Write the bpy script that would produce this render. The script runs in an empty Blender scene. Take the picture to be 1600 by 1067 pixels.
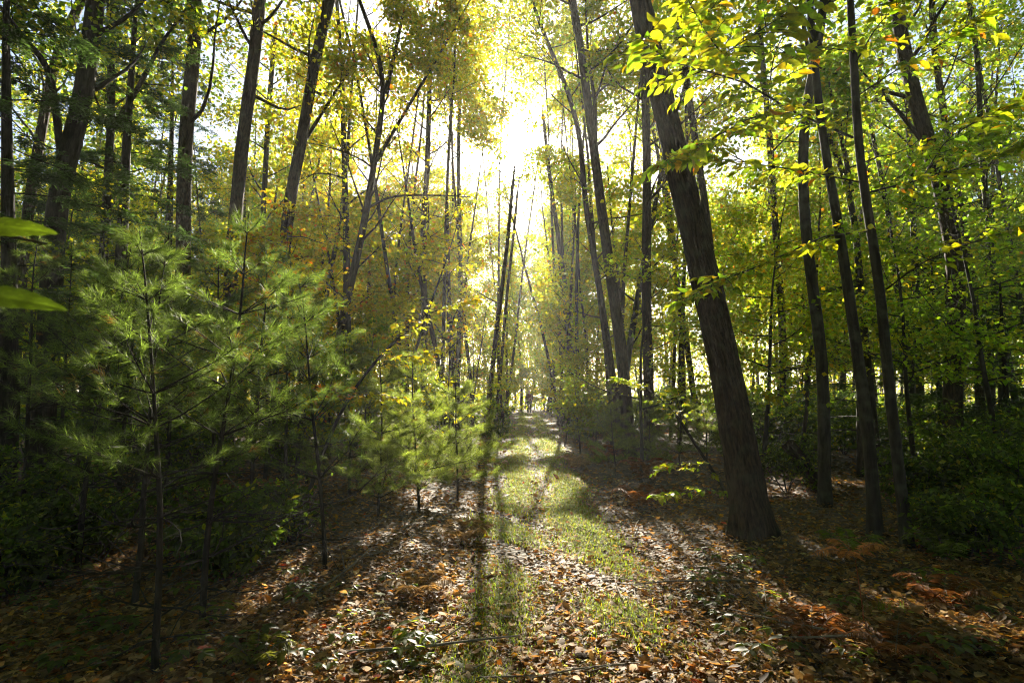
import bpy, math, random
import numpy as np
from mathutils import Vector

# ------------------------------------------------------------------ camera, world, sun, exposure
SC = bpy.context.scene
COL = SC.collection
F, PITCH, CAMZ = 889.0, math.radians(5.05), 1.6
CP, SP = math.cos(PITCH), math.sin(PITCH)
cd = bpy.data.cameras.new('camera'); cam = bpy.data.objects.new('camera', cd); COL.objects.link(cam)
cd.lens = 20.0; cd.sensor_width = 36.0; cd.clip_start = 0.05; cd.clip_end = 3000
cam.location = (0, 0, CAMZ); cam.rotation_euler = (math.pi / 2 + PITCH, 0, 0)
cd.dof.use_dof = True; cd.dof.focus_distance = 8.0; cd.dof.aperture_fstop = 8.0
SC.camera = cam

def ray(px, py):
    dx = (px - 800) / F; dz = (533.5 - py) / F
    return np.array([dx, CP - dz * SP, SP + dz * CP])

SUN = ray(805, 228); SUN /= np.linalg.norm(SUN)
ELEV = math.asin(SUN[2]); AZ = math.atan2(SUN[0], SUN[1])
SC.view_settings.view_transform = 'Standard'; SC.view_settings.look = 'None'
SC.view_settings.exposure = 2.2; SC.view_settings.gamma = 1.0
SC.view_settings.use_curve_mapping = False
SC.render.engine = 'CYCLES'
cy = SC.cycles
cy.max_bounces = 7; cy.diffuse_bounces = 3; cy.glossy_bounces = 2; cy.transmission_bounces = 4
cy.volume_bounces = 1; cy.transparent_max_bounces = 4; cy.sample_clamp_indirect = 4.0
cy.use_denoising = True; cy.denoising_prefilter = 'NONE'; cy.filter_width = 1.1
cy.caustics_reflective = False; cy.caustics_refractive = False

world = bpy.data.worlds.new('World'); SC.world = world; world.use_nodes = True
wn, wl = world.node_tree.nodes, world.node_tree.links
wn.clear()
out = wn.new('ShaderNodeOutputWorld'); bg = wn.new('ShaderNodeBackground'); bg.inputs['Strength'].default_value = 0.05
sky = wn.new('ShaderNodeTexSky'); sky.sky_type = 'NISHITA'; sky.sun_disc = False
sky.sun_elevation = ELEV; sky.sun_rotation = AZ; sky.air_density = 1.0; sky.dust_density = 1.0; sky.ozone_density = 1.0
wl.new(sky.outputs[0], bg.inputs[0])
# the sun's own hazy aureole in the sky
tc = wn.new('ShaderNodeTexCoord'); nrm = wn.new('ShaderNodeVectorMath'); nrm.operation = 'NORMALIZE'
dot = wn.new('ShaderNodeVectorMath'); dot.operation = 'DOT_PRODUCT'; dot.inputs[1].default_value = tuple(SUN)
wl.new(tc.outputs['Generated'], nrm.inputs[0]); wl.new(nrm.outputs[0], dot.inputs[0])
mx = wn.new('ShaderNodeMath'); mx.operation = 'MAXIMUM'; mx.inputs[1].default_value = 0.0
wl.new(dot.outputs['Value'], mx.inputs[0])
def lobe(p, s):
    a = wn.new('ShaderNodeMath'); a.operation = 'POWER'; a.inputs[1].default_value = p; wl.new(mx.outputs[0], a.inputs[0])
    b = wn.new('ShaderNodeMath'); b.operation = 'MULTIPLY'; b.inputs[1].default_value = s; wl.new(a.outputs[0], b.inputs[0])
    return b
l1, l2 = lobe(2400, 130.0), lobe(260, .8)
ad = wn.new('ShaderNodeMath'); ad.operation = 'ADD'; wl.new(l1.outputs[0], ad.inputs[0]); wl.new(l2.outputs[0], ad.inputs[1])
bg2 = wn.new('ShaderNodeBackground'); bg2.inputs[0].default_value = (1.0, 0.95, 0.84, 1); wl.new(ad.outputs[0], bg2.inputs[1])
ash = wn.new('ShaderNodeAddShader'); wl.new(bg.outputs[0], ash.inputs[0]); wl.new(bg2.outputs[0], ash.inputs[1])
wl.new(ash.outputs[0], out.inputs['Surface'])

sd = bpy.data.lights.new('sun', 'SUN'); sd.energy = 5.0; sd.angle = math.radians(0.55); sd.color = (1.0, 0.90, 0.72)
so = bpy.data.objects.new('sun', sd); COL.objects.link(so)
so.rotation_euler = Vector(SUN).to_track_quat('Z', 'Y').to_euler()

rng = np.random.default_rng(11)

# ------------------------------------------------------------------ terrain
def h(x, y):
    x = np.asarray(x, float); y = np.asarray(y, float)
    pc = 0.2 + 0.025 * y
    off = np.clip((np.abs(x - pc) - 1.1) / 2.5, 0, 1)
    n = 0.06 * np.sin(1.3 * x + 0.7 * y + 1) + 0.05 * np.sin(0.6 * x - 1.1 * y) + 0.03 * np.sin(2.7 * x + 1.9 * y + 2)
    far = 0.25 * np.sin(0.11 * x + 0.5) * np.clip((np.abs(x) - 8) / 20, 0, 1)
    tracks = -0.03 * np.exp(-((np.abs(x - pc) - 0.1) / 0.25) ** 2)
    return off * (n + 0.10) + .19 * np.exp(-((x - 2.55) / .8) ** 2 - ((y - 3.3) / .7) ** 2) + far + tracks + 0.012 * np.sin(5.1 * x + 1.3) * np.sin(4.3 * y)

def h1(x, y): return float(h(x, y))

def ground(px, py):
    d = ray(px, py); t = CAMZ / -d[2]
    for _ in range(12):
        p = d * t; t = (CAMZ - h1(p[0], p[1])) / -d[2]
    p = d * t
    return np.array([p[0], p[1], h1(p[0], p[1])])

def at(px, py, Y):
    d = ray(px, py); t = Y / d[1]
    return np.array([d[0] * t, Y, CAMZ + d[2] * t])

# gaps in the canopy: ellipses on the ground that the sun reaches
GAPS = []
def gap(px, py, hw, hh, s=1.0):
    d = ray(px, py); t = CAMZ / -d[2]; x, y = d[0] * t, d[1] * t
    GAPS.append((x, y, hw * y / F, hh * y * y / (F * CAMZ), s))
for g in [(843, 700, 40, 14), (835, 760, 75, 26), (810, 862, 70, 34), (880, 850, 85, 40), (860, 905, 125, 38), (1085, 868, 135, 60), (1180, 930, 90, 40, .9), (1330, 1000, 150, 40),
          (1085, 868, 85, 42), (1010, 900, 60, 30), (905, 945, 80, 32), (950, 1015, 130, 50), (860, 1050, 110, 40), (1010, 960, 60, 40), (690, 925, 50, 55), (615, 1010, 110, 60),
          (560, 865, 40, 25), (1330, 985, 110, 30), (1440, 1040, 70, 30), (1250, 1040, 90, 40), (1325, 770, 55, 22), (1210, 770, 40, 16),
          (110, 940, 45, 16), (165, 905, 40, 16), (400, 1010, 60, 20), (1320, 890, 40, 18), (1490, 780, 60, 8), (640, 1060, 120, 30, .8)]:
    gap(*g)
GAPS += [(0.0, -3.6, 0.6, 1.3, 1), (-2.1, .5, .9, 1.0, .9), (-3.4, 1.5, .7, 1.2, .8), (-2.9, -.8, .7, .9, .9), (1.2, 3.2, .8, .8, .95), (-1.9, -1.6, .8, 1.1, 1), (1.6, -4.6, .9, 1.3, 1), (3.0, -3.0, .7, .9, 1), (1.2, 1.6, .5, .8, 1),
         (-1.25, 4.8, .75, 2.2, 1), (-3.3, 2.2, .5, .9, .9), (2.8, 1.2, .6, .8, .8), (1.6, 9.0, .6, 1.5, .7), (-.9, 11, .7, 2.0, .8), (2.4, 3.3, .35, .6, 1), (2.7, 3.0, .9, .35, 1)]
def open_sky(P):
    k = P[:, 2] / SUN[2]
    sx, sy = P[:, 0] - k * SUN[0], P[:, 1] - k * SUN[1]
    nz = np.sin(1.9 * sx + 1.3 * np.sin(.8 * sy)) * np.sin(.7 * sy + 1.5 * np.sin(.9 * sx)) + .5 * np.sin(4.3 * sx + .9 * np.sin(1.9 * sy)) * np.sin(1.6 * sy + 1.1 * np.sin(2.1 * sx))
    o = 0.26 + 0.70 * np.clip(nz * 2.2 + .25, 0, 1)
    o = o * np.where((sy > 1.5) & (sy < 16) & ((sx < -1.7) | (sx > 2.4)), .3, 1.0)
    wob = .22 * np.sin(3.1 * sx + 1.7 * sy) + .16 * np.sin(5.3 * sx - 2.9 * sy + 1)
    for gx, gy, rx, ry, s in GAPS:
        q = ((sx - gx) / (rx + .05)) ** 2 + ((sy - gy) / (ry + .1)) ** 2
        o = np.maximum(o, .995 * s * np.clip((1.35 + wob - q) * 2.2, 0, 1))
    o = o * (1 - .04 * np.clip((P[:, 1] - 22) / 10, 0, 1))
    return o
def keep(P, seed=0):
    r = np.random.default_rng(seed + len(P)).random(len(P))
    near = (P[:, 1] < 1.9) & (np.abs(P[:, 0]) < 3)
    return (r > open_sky(P)) & ~near & (P[:, 2] > h(P[:, 0], P[:, 1]) + .02)

# ------------------------------------------------------------------ materials
def mat(name):
    m = bpy.data.materials.new(name); m.use_nodes = True
    nt = m.node_tree; nt.nodes.clear()
    o = nt.nodes.new('ShaderNodeOutputMaterial')
    return m, nt.nodes, nt.links, o

def leaf_mat(name, mixf, gain, rough=0.45, spec=0.4):
    m, n, l, o = mat(name)
    a0 = n.new('ShaderNodeAttribute'); a0.attribute_name = 'tint'
    ge = n.new('ShaderNodeNewGeometry'); nz = n.new('ShaderNodeTexNoise'); nz.inputs['Scale'].default_value = 38; nz.inputs['Detail'].default_value = 3; l.new(ge.outputs['Position'], nz.inputs[0])
    mr = n.new('ShaderNodeMapRange'); mr.inputs[1].default_value = .3; mr.inputs[2].default_value = .7; mr.inputs[3].default_value = .6; mr.inputs[4].default_value = 1.25; l.new(nz.outputs[0], mr.inputs[0])
    a = n.new('ShaderNodeMix'); a.data_type = 'RGBA'; a.blend_type = 'MULTIPLY'; a.inputs[0].default_value = 1; l.new(a0.outputs['Color'], a.inputs[6]); l.new(mr.outputs[0], a.inputs[7])
    p = n.new('ShaderNodeBsdfPrincipled'); p.inputs['Roughness'].default_value = rough
    p.inputs['Specular IOR Level'].default_value = spec
    g = n.new('ShaderNodeMix'); g.data_type = 'RGBA'; g.blend_type = 'MULTIPLY'; g.inputs[0].default_value = 1
    l.new(a.outputs[2], g.inputs[6]); g.inputs[7].default_value = (*gain, 1)
    t = n.new('ShaderNodeBsdfTranslucent'); l.new(g.outputs[2], t.inputs[0])
    l.new(a.outputs[2], p.inputs['Base Color'])
    x = n.new('ShaderNodeMixShader'); x.inputs[0].default_value = mixf
    l.new(p.outputs[0], x.inputs[1]); l.new(t.outputs[0], x.inputs[2]); l.new(x.outputs[0], o.inputs[0])
    return m
M_LEAF = leaf_mat('leaf', 0.7, (4.3, 4.1, .9))
M_NEEDLE = leaf_mat('needle', 0.5, (3.0, 2.8, 1.6), 0.5, 0.2)
M_LITTER = leaf_mat('dry_leaf', 0.35, (2.1, 1.6, .9), 0.65, 0.10)
M_GRASS = leaf_mat('grass_blade', 0.6, (3.2, 3.0, .7), 0.6, 0.08)

def bark_mat(name, c1, c2, c3, ridge=9.0, bump=1.1, lichen=.35):
    m, n, l, o = mat(name)
    a = n.new('ShaderNodeAttribute'); a.attribute_name = 'bark'
    mp = n.new('ShaderNodeMapping'); mp.inputs['Scale'].default_value = (ridge * 3, ridge * 3, ridge * .55); l.new(a.outputs['Vector'], mp.inputs[0])
    v = n.new('ShaderNodeTexNoise'); v.inputs['Scale'].default_value = 1.6; v.inputs['Detail'].default_value = 6; v.inputs['Roughness'].default_value = .62; v.inputs['Distortion'].default_value = .6
    l.new(mp.outputs[0], v.inputs[0])
    cr = n.new('ShaderNodeValToRGB'); cr.color_ramp.elements[0].position = .38; cr.color_ramp.elements[1].position = .62
    cr.color_ramp.elements[0].color = (*c1, 1); cr.color_ramp.elements[1].color = (*c2, 1); l.new(v.outputs[0], cr.inputs[0])
    n2 = n.new('ShaderNodeTexNoise'); n2.inputs['Scale'].default_value = 7; n2.inputs['Detail'].default_value = 5; l.new(a.outputs['Vector'], n2.inputs[0])
    r2 = n.new('ShaderNodeMapRange'); r2.inputs[1].default_value = .52; r2.inputs[2].default_value = .68; r2.inputs[4].default_value = lichen; l.new(n2.outputs[0], r2.inputs[0])
    mxx = n.new('ShaderNodeMix'); mxx.data_type = 'RGBA'; l.new(r2.outputs[0], mxx.inputs[0]); l.new(cr.outputs[0], mxx.inputs[6]); mxx.inputs[7].default_value = (*c3, 1)
    b = n.new('ShaderNodeBump'); b.inputs['Strength'].default_value = bump; b.inputs['Distance'].default_value = .03; l.new(v.outputs[0], b.inputs['Height'])
    p = n.new('ShaderNodeBsdfPrincipled'); p.inputs['Roughness'].default_value = .85; p.inputs['Specular IOR Level'].default_value = .15
    l.new(mxx.outputs[2], p.inputs[0]); l.new(b.outputs[0], p.inputs['Normal']); l.new(p.outputs[0], o.inputs[0])
    return m
M_BARK = bark_mat('furrowed_bark', (.014, .010, .008), (.09, .062, .042), (.11, .115, .08))
M_SMOOTH = bark_mat('smooth_bark', (.028, .024, .02), (.065, .057, .046), (.12, .125, .09), 4.0, .25, .45)
M_DARKBARK = bark_mat('pine_bark', (.016, .013, .01), (.05, .04, .032), (.07, .075, .055), 8.0, .5, .2)
M_STICK = bark_mat('dead_wood', (.10, .085, .07), (.24, .21, .175), (.3, .29, .25), 6.0, .4, .3)

# ------------------------------------------------------------------ mesh collector
def vnoise(u, v, seed=0, wrap=0):
    t = np.random.default_rng(seed).random((64, 256)); iu, iv = np.floor(u).astype(int), np.floor(v).astype(int); fu, fv = u - iu, v - iv
    fu, fv = fu * fu * (3 - 2 * fu), fv * fv * (3 - 2 * fv); wu = wrap or 64
    a = lambda i, j: t[(i % wu) % 64, j % 256]
    return (a(iu, iv) * (1 - fu) + a(iu + 1, iv) * fu) * (1 - fv) + (a(iu, iv + 1) * (1 - fu) + a(iu + 1, iv + 1) * fu) * fv
class Acc:
    def __init__(s):
        s.V, s.B, s.n = [], [], 0
        s.F = []        # (faces array (m,k), tint (m,3), material index)
    def add(s, V, Fc, tint=None, mi=0, bark=None):
        V = np.asarray(V, float).reshape(-1, 3); Fc = np.asarray(Fc, int)
        s.V.append(V); s.B.append(V if bark is None else bark)
        if tint is None: tint = np.full((len(Fc), 3), .1)
        s.F.append((Fc + s.n, np.broadcast_to(tint, (len(Fc), 3)), mi)); s.n += len(V)
    def tube(s, P, R, n=6, mi=0, lumps=0.0, seed=0, cap=False, ridges=0.0):
        P = np.asarray(P, float); R = np.asarray(R, float); k = len(P)
        T = np.gradient(P, axis=0); T /= np.linalg.norm(T, axis=1)[:, None] + 1e-9
        ref = np.array([0., 1., 0.]) if abs(T[0, 1]) < .8 else np.array([1., 0., 0.])
        A = np.cross(T, ref); A /= np.linalg.norm(A, axis=1)[:, None] + 1e-9
        Bv = np.cross(T, A)
        th = np.arange(n) * 2 * math.pi / n
        c, sn = np.cos(th), np.sin(th)
        rr = R[:, None] * np.ones(n)
        L = np.concatenate([[0], np.cumsum(np.linalg.norm(np.diff(P, axis=0), axis=1))])
        if lumps:
            g = np.random.default_rng(seed); f = g.uniform(0, 6.3, 6)
            rr = rr * (1 + lumps * (np.sin(3 * th[None] + L[:, None] * 1.1 + f[0]) * .5 + np.sin(5 * th[None] + L[:, None] * 2.3 + f[1]) * .35 + np.sin(2 * th[None] - L[:, None] * 4.1 + f[2]) * .3))
        if ridges:
            ph = th[None] / (2 * math.pi); zz = L[:, None] + 0 * ph
            wob = (vnoise(ph * 6, zz * 2.2, 3, 6) - .5) * .05
            a1 = vnoise((ph + wob) * 26, zz * 3.2, 1, 26); a2 = vnoise((ph + wob) * 52, zz * 9, 2, 52); a3 = vnoise(ph * 5, zz * 1.5, 4, 5)
            gr = -np.clip(.42 - a1, 0, 1) * 2.2 + (a2 - .5) * .35
            rr = rr * (1 + ridges * gr + .07 * (a3 - .5)) 
            ex = np.exp(-np.clip(zz - .15, 0, 9) / .22); rr = rr * (1 + ex * (.06 + .16 * np.cos(5 * th[None] + .6 + .5 * np.sin(2 * th[None]))))
        V = P[:, None] + rr[..., None] * (A[:, None] * c[None, :, None] + Bv[:, None] * sn[None, :, None])
        bk = np.stack([R[:, None] * c, R[:, None] * sn, L[:, None] + 0 * c], -1) + np.array([seed % 17, seed % 13, 0])
        i = np.arange(k - 1)[:, None] * n; j = np.arange(n); j2 = (j + 1) % n
        Fc = np.stack([i + j, i + j2, i + n + j2, i + n + j], -1).reshape(-1, 4)
        s.add(V.reshape(-1, 3), Fc, None, mi, bk.reshape(-1, 3))
        if cap:
            s.F.append((np.array([list(range(s.n - n, s.n))]), np.full((1, 3), .3), mi))
    def leaves(s, pos, d, nm, size, tint, tmpl, mi=0):
        if len(pos) == 0: return
        TV, TF = tmpl
        d = d / (np.linalg.norm(d, axis=1)[:, None] + 1e-9)
        x = np.cross(d, nm); x /= np.linalg.norm(x, axis=1)[:, None] + 1e-9
        z = np.cross(x, d)
        sz = np.broadcast_to(size, (len(pos),))[:, None, None]
        V = pos[:, None] + sz * (x[:, None] * TV[None, :, 0:1] + d[:, None] * TV[None, :, 1:2] + z[:, None] * TV[None, :, 2:3])
        k = len(TV)
        Fc = (TF[None] + (np.arange(len(pos)) * k)[:, None, None]).reshape(-1, TF.shape[1])
        s.add(V.reshape(-1, 3), Fc, np.repeat(tint, len(TF), axis=0), mi)
    def mesh(s, name, mats, smooth=True):
        V = np.concatenate(s.V).astype(np.float32); B = np.concatenate(s.B).astype(np.float32)
        me = bpy.data.meshes.new(name)
        me.vertices.add(len(V)); me.vertices.foreach_set('co', V.ravel())
        lv, ls, ti, mi, o = [], [], [], [], 0
        for Fc, t, m in s.F:
            k = Fc.shape[1]; lv.append(Fc.ravel()); ls.append(o + np.arange(len(Fc)) * k); o += Fc.size
            ti.append(t); mi.append(np.full(len(Fc), m))
        lv = np.concatenate(lv).astype(np.int32); ls = np.concatenate(ls).astype(np.int32)
        me.loops.add(len(lv)); me.loops.foreach_set('vertex_index', lv)
        me.polygons.add(len(ls)); me.polygons.foreach_set('loop_start', ls)
        me.polygons.foreach_set('material_index', np.concatenate(mi).astype(np.int32))
        me.update(calc_edges=True)
        t = np.concatenate(ti); t4 = np.concatenate([t, np.ones((len(t), 1))], 1).astype(np.float32)
        a = me.attributes.new('tint', 'FLOAT_COLOR', 'FACE'); a.data.foreach_set('color', t4.ravel())
        b = me.attributes.new('bark', 'FLOAT_VECTOR', 'POINT'); b.data.foreach_set('vector', B.ravel())
        if smooth: me.polygons.foreach_set('use_smooth', np.ones(len(ls), bool))
        for m in (mats if isinstance(mats, (list, tuple)) else [mats]): me.materials.append(m)
        me.update()
        return me
    def obj(s, name, mats, parent=None, smooth=True, loc=None):
        """link as one mesh object; loc = world base, vertices are in world space"""
        if loc is not None:
            s.V = [v - np.asarray(loc) for v in s.V]
        o = bpy.data.objects.new(name, s.mesh(name, mats, smooth)); COL.objects.link(o)
        if parent is not None: o.parent = parent
        elif loc is not None: o.location = loc
        return o

def tag(o, label=None, cat=None, group=None, kind=None):
    if label: o['label'] = label
    if cat: o['category'] = cat
    if group: o['group'] = group
    if kind: o['kind'] = kind
    return o
def empty(name, loc, label, cat, group=None):
    o = bpy.data.objects.new(name, None); COL.objects.link(o); o.location = tuple(loc); o.empty_display_size = .2
    return tag(o, label, cat, group)
def copy_thing(root, loc, rz, sc, label=None):
    r = root.copy(); COL.objects.link(r); r.location = tuple(loc); r.rotation_euler = (0, 0, rz); r.scale = (sc, sc, sc)
    if label: r['label'] = label
    for ch in list(root.children):
        c = ch.copy(); COL.objects.link(c); c.parent = r
        for gch in list(ch.children):
            g = gch.copy(); COL.objects.link(g); g.parent = c
    return r

# leaf templates (x across, y along, z up)
RHOMB = (np.array([(0, 0, 0), (-.27, .42, .05), (0, 1, -.07), (.27, .42, .05)], float), np.array([(0, 2, 1), (0, 3, 2)]))
WIDE = (np.array([(0, 0, 0), (-.42, .4, .06), (0, 1, -.1), (.42, .4, .06)], float), np.array([(0, 2, 1), (0, 3, 2)]))
OVATE = (np.array([(0, 0, 0), (0, .35, -.05), (0, .7, -.06), (0, 1, -.16), (.19, .16, .02), (.27, .42, .03), (.17, .74, -.02), (-.19, .16, .02), (-.27, .42, .03), (-.17, .74, -.02)], float),
         np.array([(0, 4, 1), (4, 5, 1), (1, 5, 2), (5, 6, 2), (2, 6, 3), (0, 1, 7), (7, 1, 8), (1, 2, 8), (8, 2, 9), (2, 3, 9)]))
def lobed():
    r = [(0, 0), (.28, .08), (.18, .3), (.52, .45), (.24, .55), (.2, .75), (0, 1), (-.2, .75), (-.24, .55), (-.52, .45), (-.18, .3), (-.28, .08)]
    V = [(0, .42, .04)] + [(x, y, -.10 * (abs(x) * 1.6) ** 2 - .06 * (y > .9)) for x, y in r]
    return np.array(V, float), np.array([(0, i, i % 12 + 1) for i in range(1, 13)])
LOBED = lobed()
CURL = (np.array([(0, 0, 0), (-.3, .38, .16), (0, .5, 0), (.3, .38, .14), (-.16, .8, .13), (0, 1, .12), (.18, .78, .1)], float),
        np.array([(0, 2, 1), (0, 3, 2), (1, 2, 4), (2, 5, 4), (2, 3, 6), (2, 6, 5)]))

G_ = dict(g=(.07, .12, .016), dg=(.022, .042, .010), sg=(.036, .062, .012), yg=(.135, .15, .018), y=(.19, .175, .011), gold=(.21, .145, .010), o=(.22, .075, .014), br=(.12, .06, .025), lime=(.11, .165, .02))  # dg and sg: greens darkened to put deep shade into undergrowth colour
def palette(n, w, g):
    ks = list(w); p = np.array([w[k] for k in ks], float); p /= p.sum()
    c = np.array([G_[k] for k in ks])[g.choice(len(ks), n, p=p)]
    return c * g.uniform(.7, 1.3, (n, 1)) * g.uniform(.9, 1.1, (n, 3))
def pal_at(px):
    if px < 260: return dict(g=3, dg=2, yg=3, y=1.2)
    if px < 420: return dict(g=2.5, yg=4, y=2, gold=.6)
    if px < 760: return dict(g=1, yg=5, y=4, gold=1, o=.35)
    if px < 1060: return dict(g=1.5, yg=5, lime=1, y=2.5, gold=.4, o=.1)
    if px < 1300: return dict(g=2.5, yg=4, y=1.2, lime=2, gold=.4, o=.15)
    return dict(g=4, yg=3, lime=3, y=.7, gold=.25, o=.1)

def wander(p0, d0, L, k, g, jit=.18, up=.0):
    """polyline with jitter; up bends it towards the sky"""
    P = [np.asarray(p0, float)]; d = np.asarray(d0, float) / np.linalg.norm(d0)
    for i in range(k):
        d = d + g.normal(0, jit, 3) * .6 + np.array([0, 0, up / k]); d /= np.linalg.norm(d)
        P.append(P[-1] + d * L / k)
    return np.array(P)
def interp(P, t):
    f = t * (len(P) - 1); i = min(int(f), len(P) - 2); return P[i] + (P[i + 1] - P[i]) * (f - i)

def visible(P, m=1.25):
    z = P[:, 1] * CP + (P[:, 2] - CAMZ) * SP
    u = -P[:, 1] * SP + (P[:, 2] - CAMZ) * CP
    return (z > .3) & (np.abs(P[:, 0]) < z * .9 * m) & (np.abs(u) < z * .6 * m)

def crown(trunk, twig, TP, TR, g, lo, hi, nl, length, lsize, lpl, pal, flat=.5, tmpl=WIDE, elev=(.2, .8), seed=0, forks=5, up=.5, limb_r=.34):
    """limbs on a trunk polyline TP, twigs on the limbs, leaves on the twigs"""
    pos, dr = [], []
    az0 = g.uniform(0, 6.3)
    for i in range(nl):
        t = lo + (hi - lo) * (i + g.uniform(.1, .9)) / nl
        p0 = interp(TP, t); r0 = np.interp(t, np.linspace(0, 1, len(TR)), TR) * limb_r
        az = az0 + i * 2.4 + g.normal(0, .4); el = g.uniform(*elev)
        d = np.array([math.cos(az) * math.cos(el), math.sin(az) * math.cos(el), math.sin(el)])
        L = length * g.uniform(.6, 1.15) * (1.05 - .55 * (t - lo) / max(hi - lo, .01))
        P = wander(p0, d, L, 6, g, .2, up)
        if not visible(np.vstack([P[0], P[3], P[-1]]), 1.4).any() and i % 3: continue
        if open_sky(P[3:4])[0] > .97 and P[3, 2] > 2: continue
        trunk.tube(P, np.linspace(max(r0, .008), .005, 7), 5 if r0 > .02 else 4)
        pos.append(P[4:]); dr.append(np.tile(d, (3, 1)))
        for j in range(forks):
            tt = g.uniform(.25, 1.0); q = interp(P, tt)
            a2 = az + g.choice([-1, 1]) * g.uniform(.5, 1.3); e2 = g.uniform(-.25, .5)
            d2 = np.array([math.cos(a2) * math.cos(e2), math.sin(a2) * math.cos(e2), math.sin(e2)])
            L2 = L * g.uniform(.25, .55)
            Q = wander(q, d2, L2, 4, g, .25, .15)
            if open_sky(Q[2:3])[0] > .93 and Q[2, 2] > 2: continue
            twig.tube(Q, np.linspace(max(r0 * .3, .004), .002, 5), 3, 1)
            pos.append(Q[1:]); dr.append(np.tile(d2, (4, 1)))
    if not pos: return
    pos = np.concatenate(pos); dr = np.concatenate(dr)
    pos = np.repeat(pos, lpl, axis=0); dr = np.repeat(dr, lpl, axis=0)
    sp = length * .12 + .05
    off = g.normal(0, 1, pos.shape) * sp * np.array([1, 1, flat]); pos = pos + off
    k = keep(pos, seed) & visible(pos, 1.5); pos, dr = pos[k], dr[k]
    if not len(pos): return
    n = len(pos)
    dd = dr + g.normal(0, .8, (n, 3)); dd[:, 2] -= .35
    nm = np.array([0, 0, 1.]) + g.normal(0, .55, (n, 3))
    twig.leaves(pos, dd, nm, lsize * g.uniform(.65, 1.25, n), palette(n, pal, g), tmpl, 0)

# ------------------------------------------------------------------ ground, path
def grid_axis(lo, hi, mid, fine, grow):
    a = [mid]; s = fine
    while a[-1] < hi: a.append(a[-1] + s); s *= grow
    b = [mid]; s = fine
    while b[-1] > lo: b.append(b[-1] - s); s *= grow
    return np.array(sorted(set(b[1:] + a)))
def sheet(xs, ys, z):
    X, Y = np.meshgrid(xs, ys); V = np.stack([X, Y, z(X, Y)], -1).reshape(-1, 3)
    nx, ny = len(xs), len(ys); i = (np.arange(ny - 1)[:, None] * nx + np.arange(nx - 1)).reshape(-1)
    return V, np.stack([i, i + 1, i + nx + 1, i + nx], 1)
def ground_mat():
    m, n, l, o = mat('forest_floor')
    tc = n.new('ShaderNodeTexCoord')
    v = n.new('ShaderNodeTexVoronoi'); v.inputs['Scale'].default_value = 16; v.inputs['Randomness'].default_value = 1; l.new(tc.outputs['Object'], v.inputs[0])
    cr = n.new('ShaderNodeValToRGB'); e = cr.color_ramp.elements
    e[0].position = 0; e[0].color = (.025, .017, .011, 1); e[1].position = 1; e[1].color = (.17, .115, .07, 1)
    for p, c in ((.35, (.06, .036, .02, 1)), (.7, (.11, .066, .036, 1))): q = e.new(p); q.color = c
    sp = n.new('ShaderNodeSeparateColor'); l.new(v.outputs['Color'], sp.inputs[0]); l.new(sp.outputs[0], cr.inputs[0])
    nz = n.new('ShaderNodeTexNoise'); nz.inputs['Scale'].default_value = 1.3; nz.inputs['Detail'].default_value = 5; l.new(tc.outputs['Object'], nz.inputs[0])
    mr = n.new('ShaderNodeMapRange'); mr.inputs[1].default_value = .5; mr.inputs[2].default_value = .7; mr.inputs[4].default_value = .55; l.new(nz.outputs[0], mr.inputs[0])
    mxx = n.new('ShaderNodeMix'); mxx.data_type = 'RGBA'; l.new(mr.outputs[0], mxx.inputs[0]); l.new(cr.outputs[0], mxx.inputs[6]); mxx.inputs[7].default_value = (.035, .04, .014, 1)
    b = n.new('ShaderNodeBump'); b.inputs['Strength'].default_value = .8; b.inputs['Distance'].default_value = .04; l.new(v.outputs['Distance'], b.inputs['Height'])
    p = n.new('ShaderNodeBsdfPrincipled'); p.inputs['Roughness'].default_value = .8; l.new(mxx.outputs[2], p.inputs[0]); l.new(b.outputs[0], p.inputs['Normal'])
    l.new(p.outputs[0], o.inputs[0]); return m
a = Acc(); V, Fc = sheet(grid_axis(-600, 600, .3, .12, 1.045), grid_axis(-60, 900, 5, .12, 1.04), h); a.add(V, Fc)
M_GROUND = ground_mat()
tag(a.obj('ground', M_GROUND), kind='structure')
PATHX = lambda y: 0.2 + 0.025 * y
a = Acc(); ys = np.concatenate([np.arange(1, 12, .15), np.arange(12, 46, .5)]); us = np.linspace(-1, 1, 21)
U, Y = np.meshgrid(us, ys); W = .78 + .12 * np.sin(Y * 1.7) + .08 * np.sin(Y * 3.1 + 1); X = PATHX(Y) + U * W
V = np.stack([X, Y, h(X, Y) + .012], -1).reshape(-1, 3); i = (np.arange(len(ys) - 1)[:, None] * 21 + np.arange(20)).reshape(-1)
a.add(V, np.stack([i, i + 1, i + 22, i + 21], 1))
tag(a.obj('path', M_GROUND), kind='structure')

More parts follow.
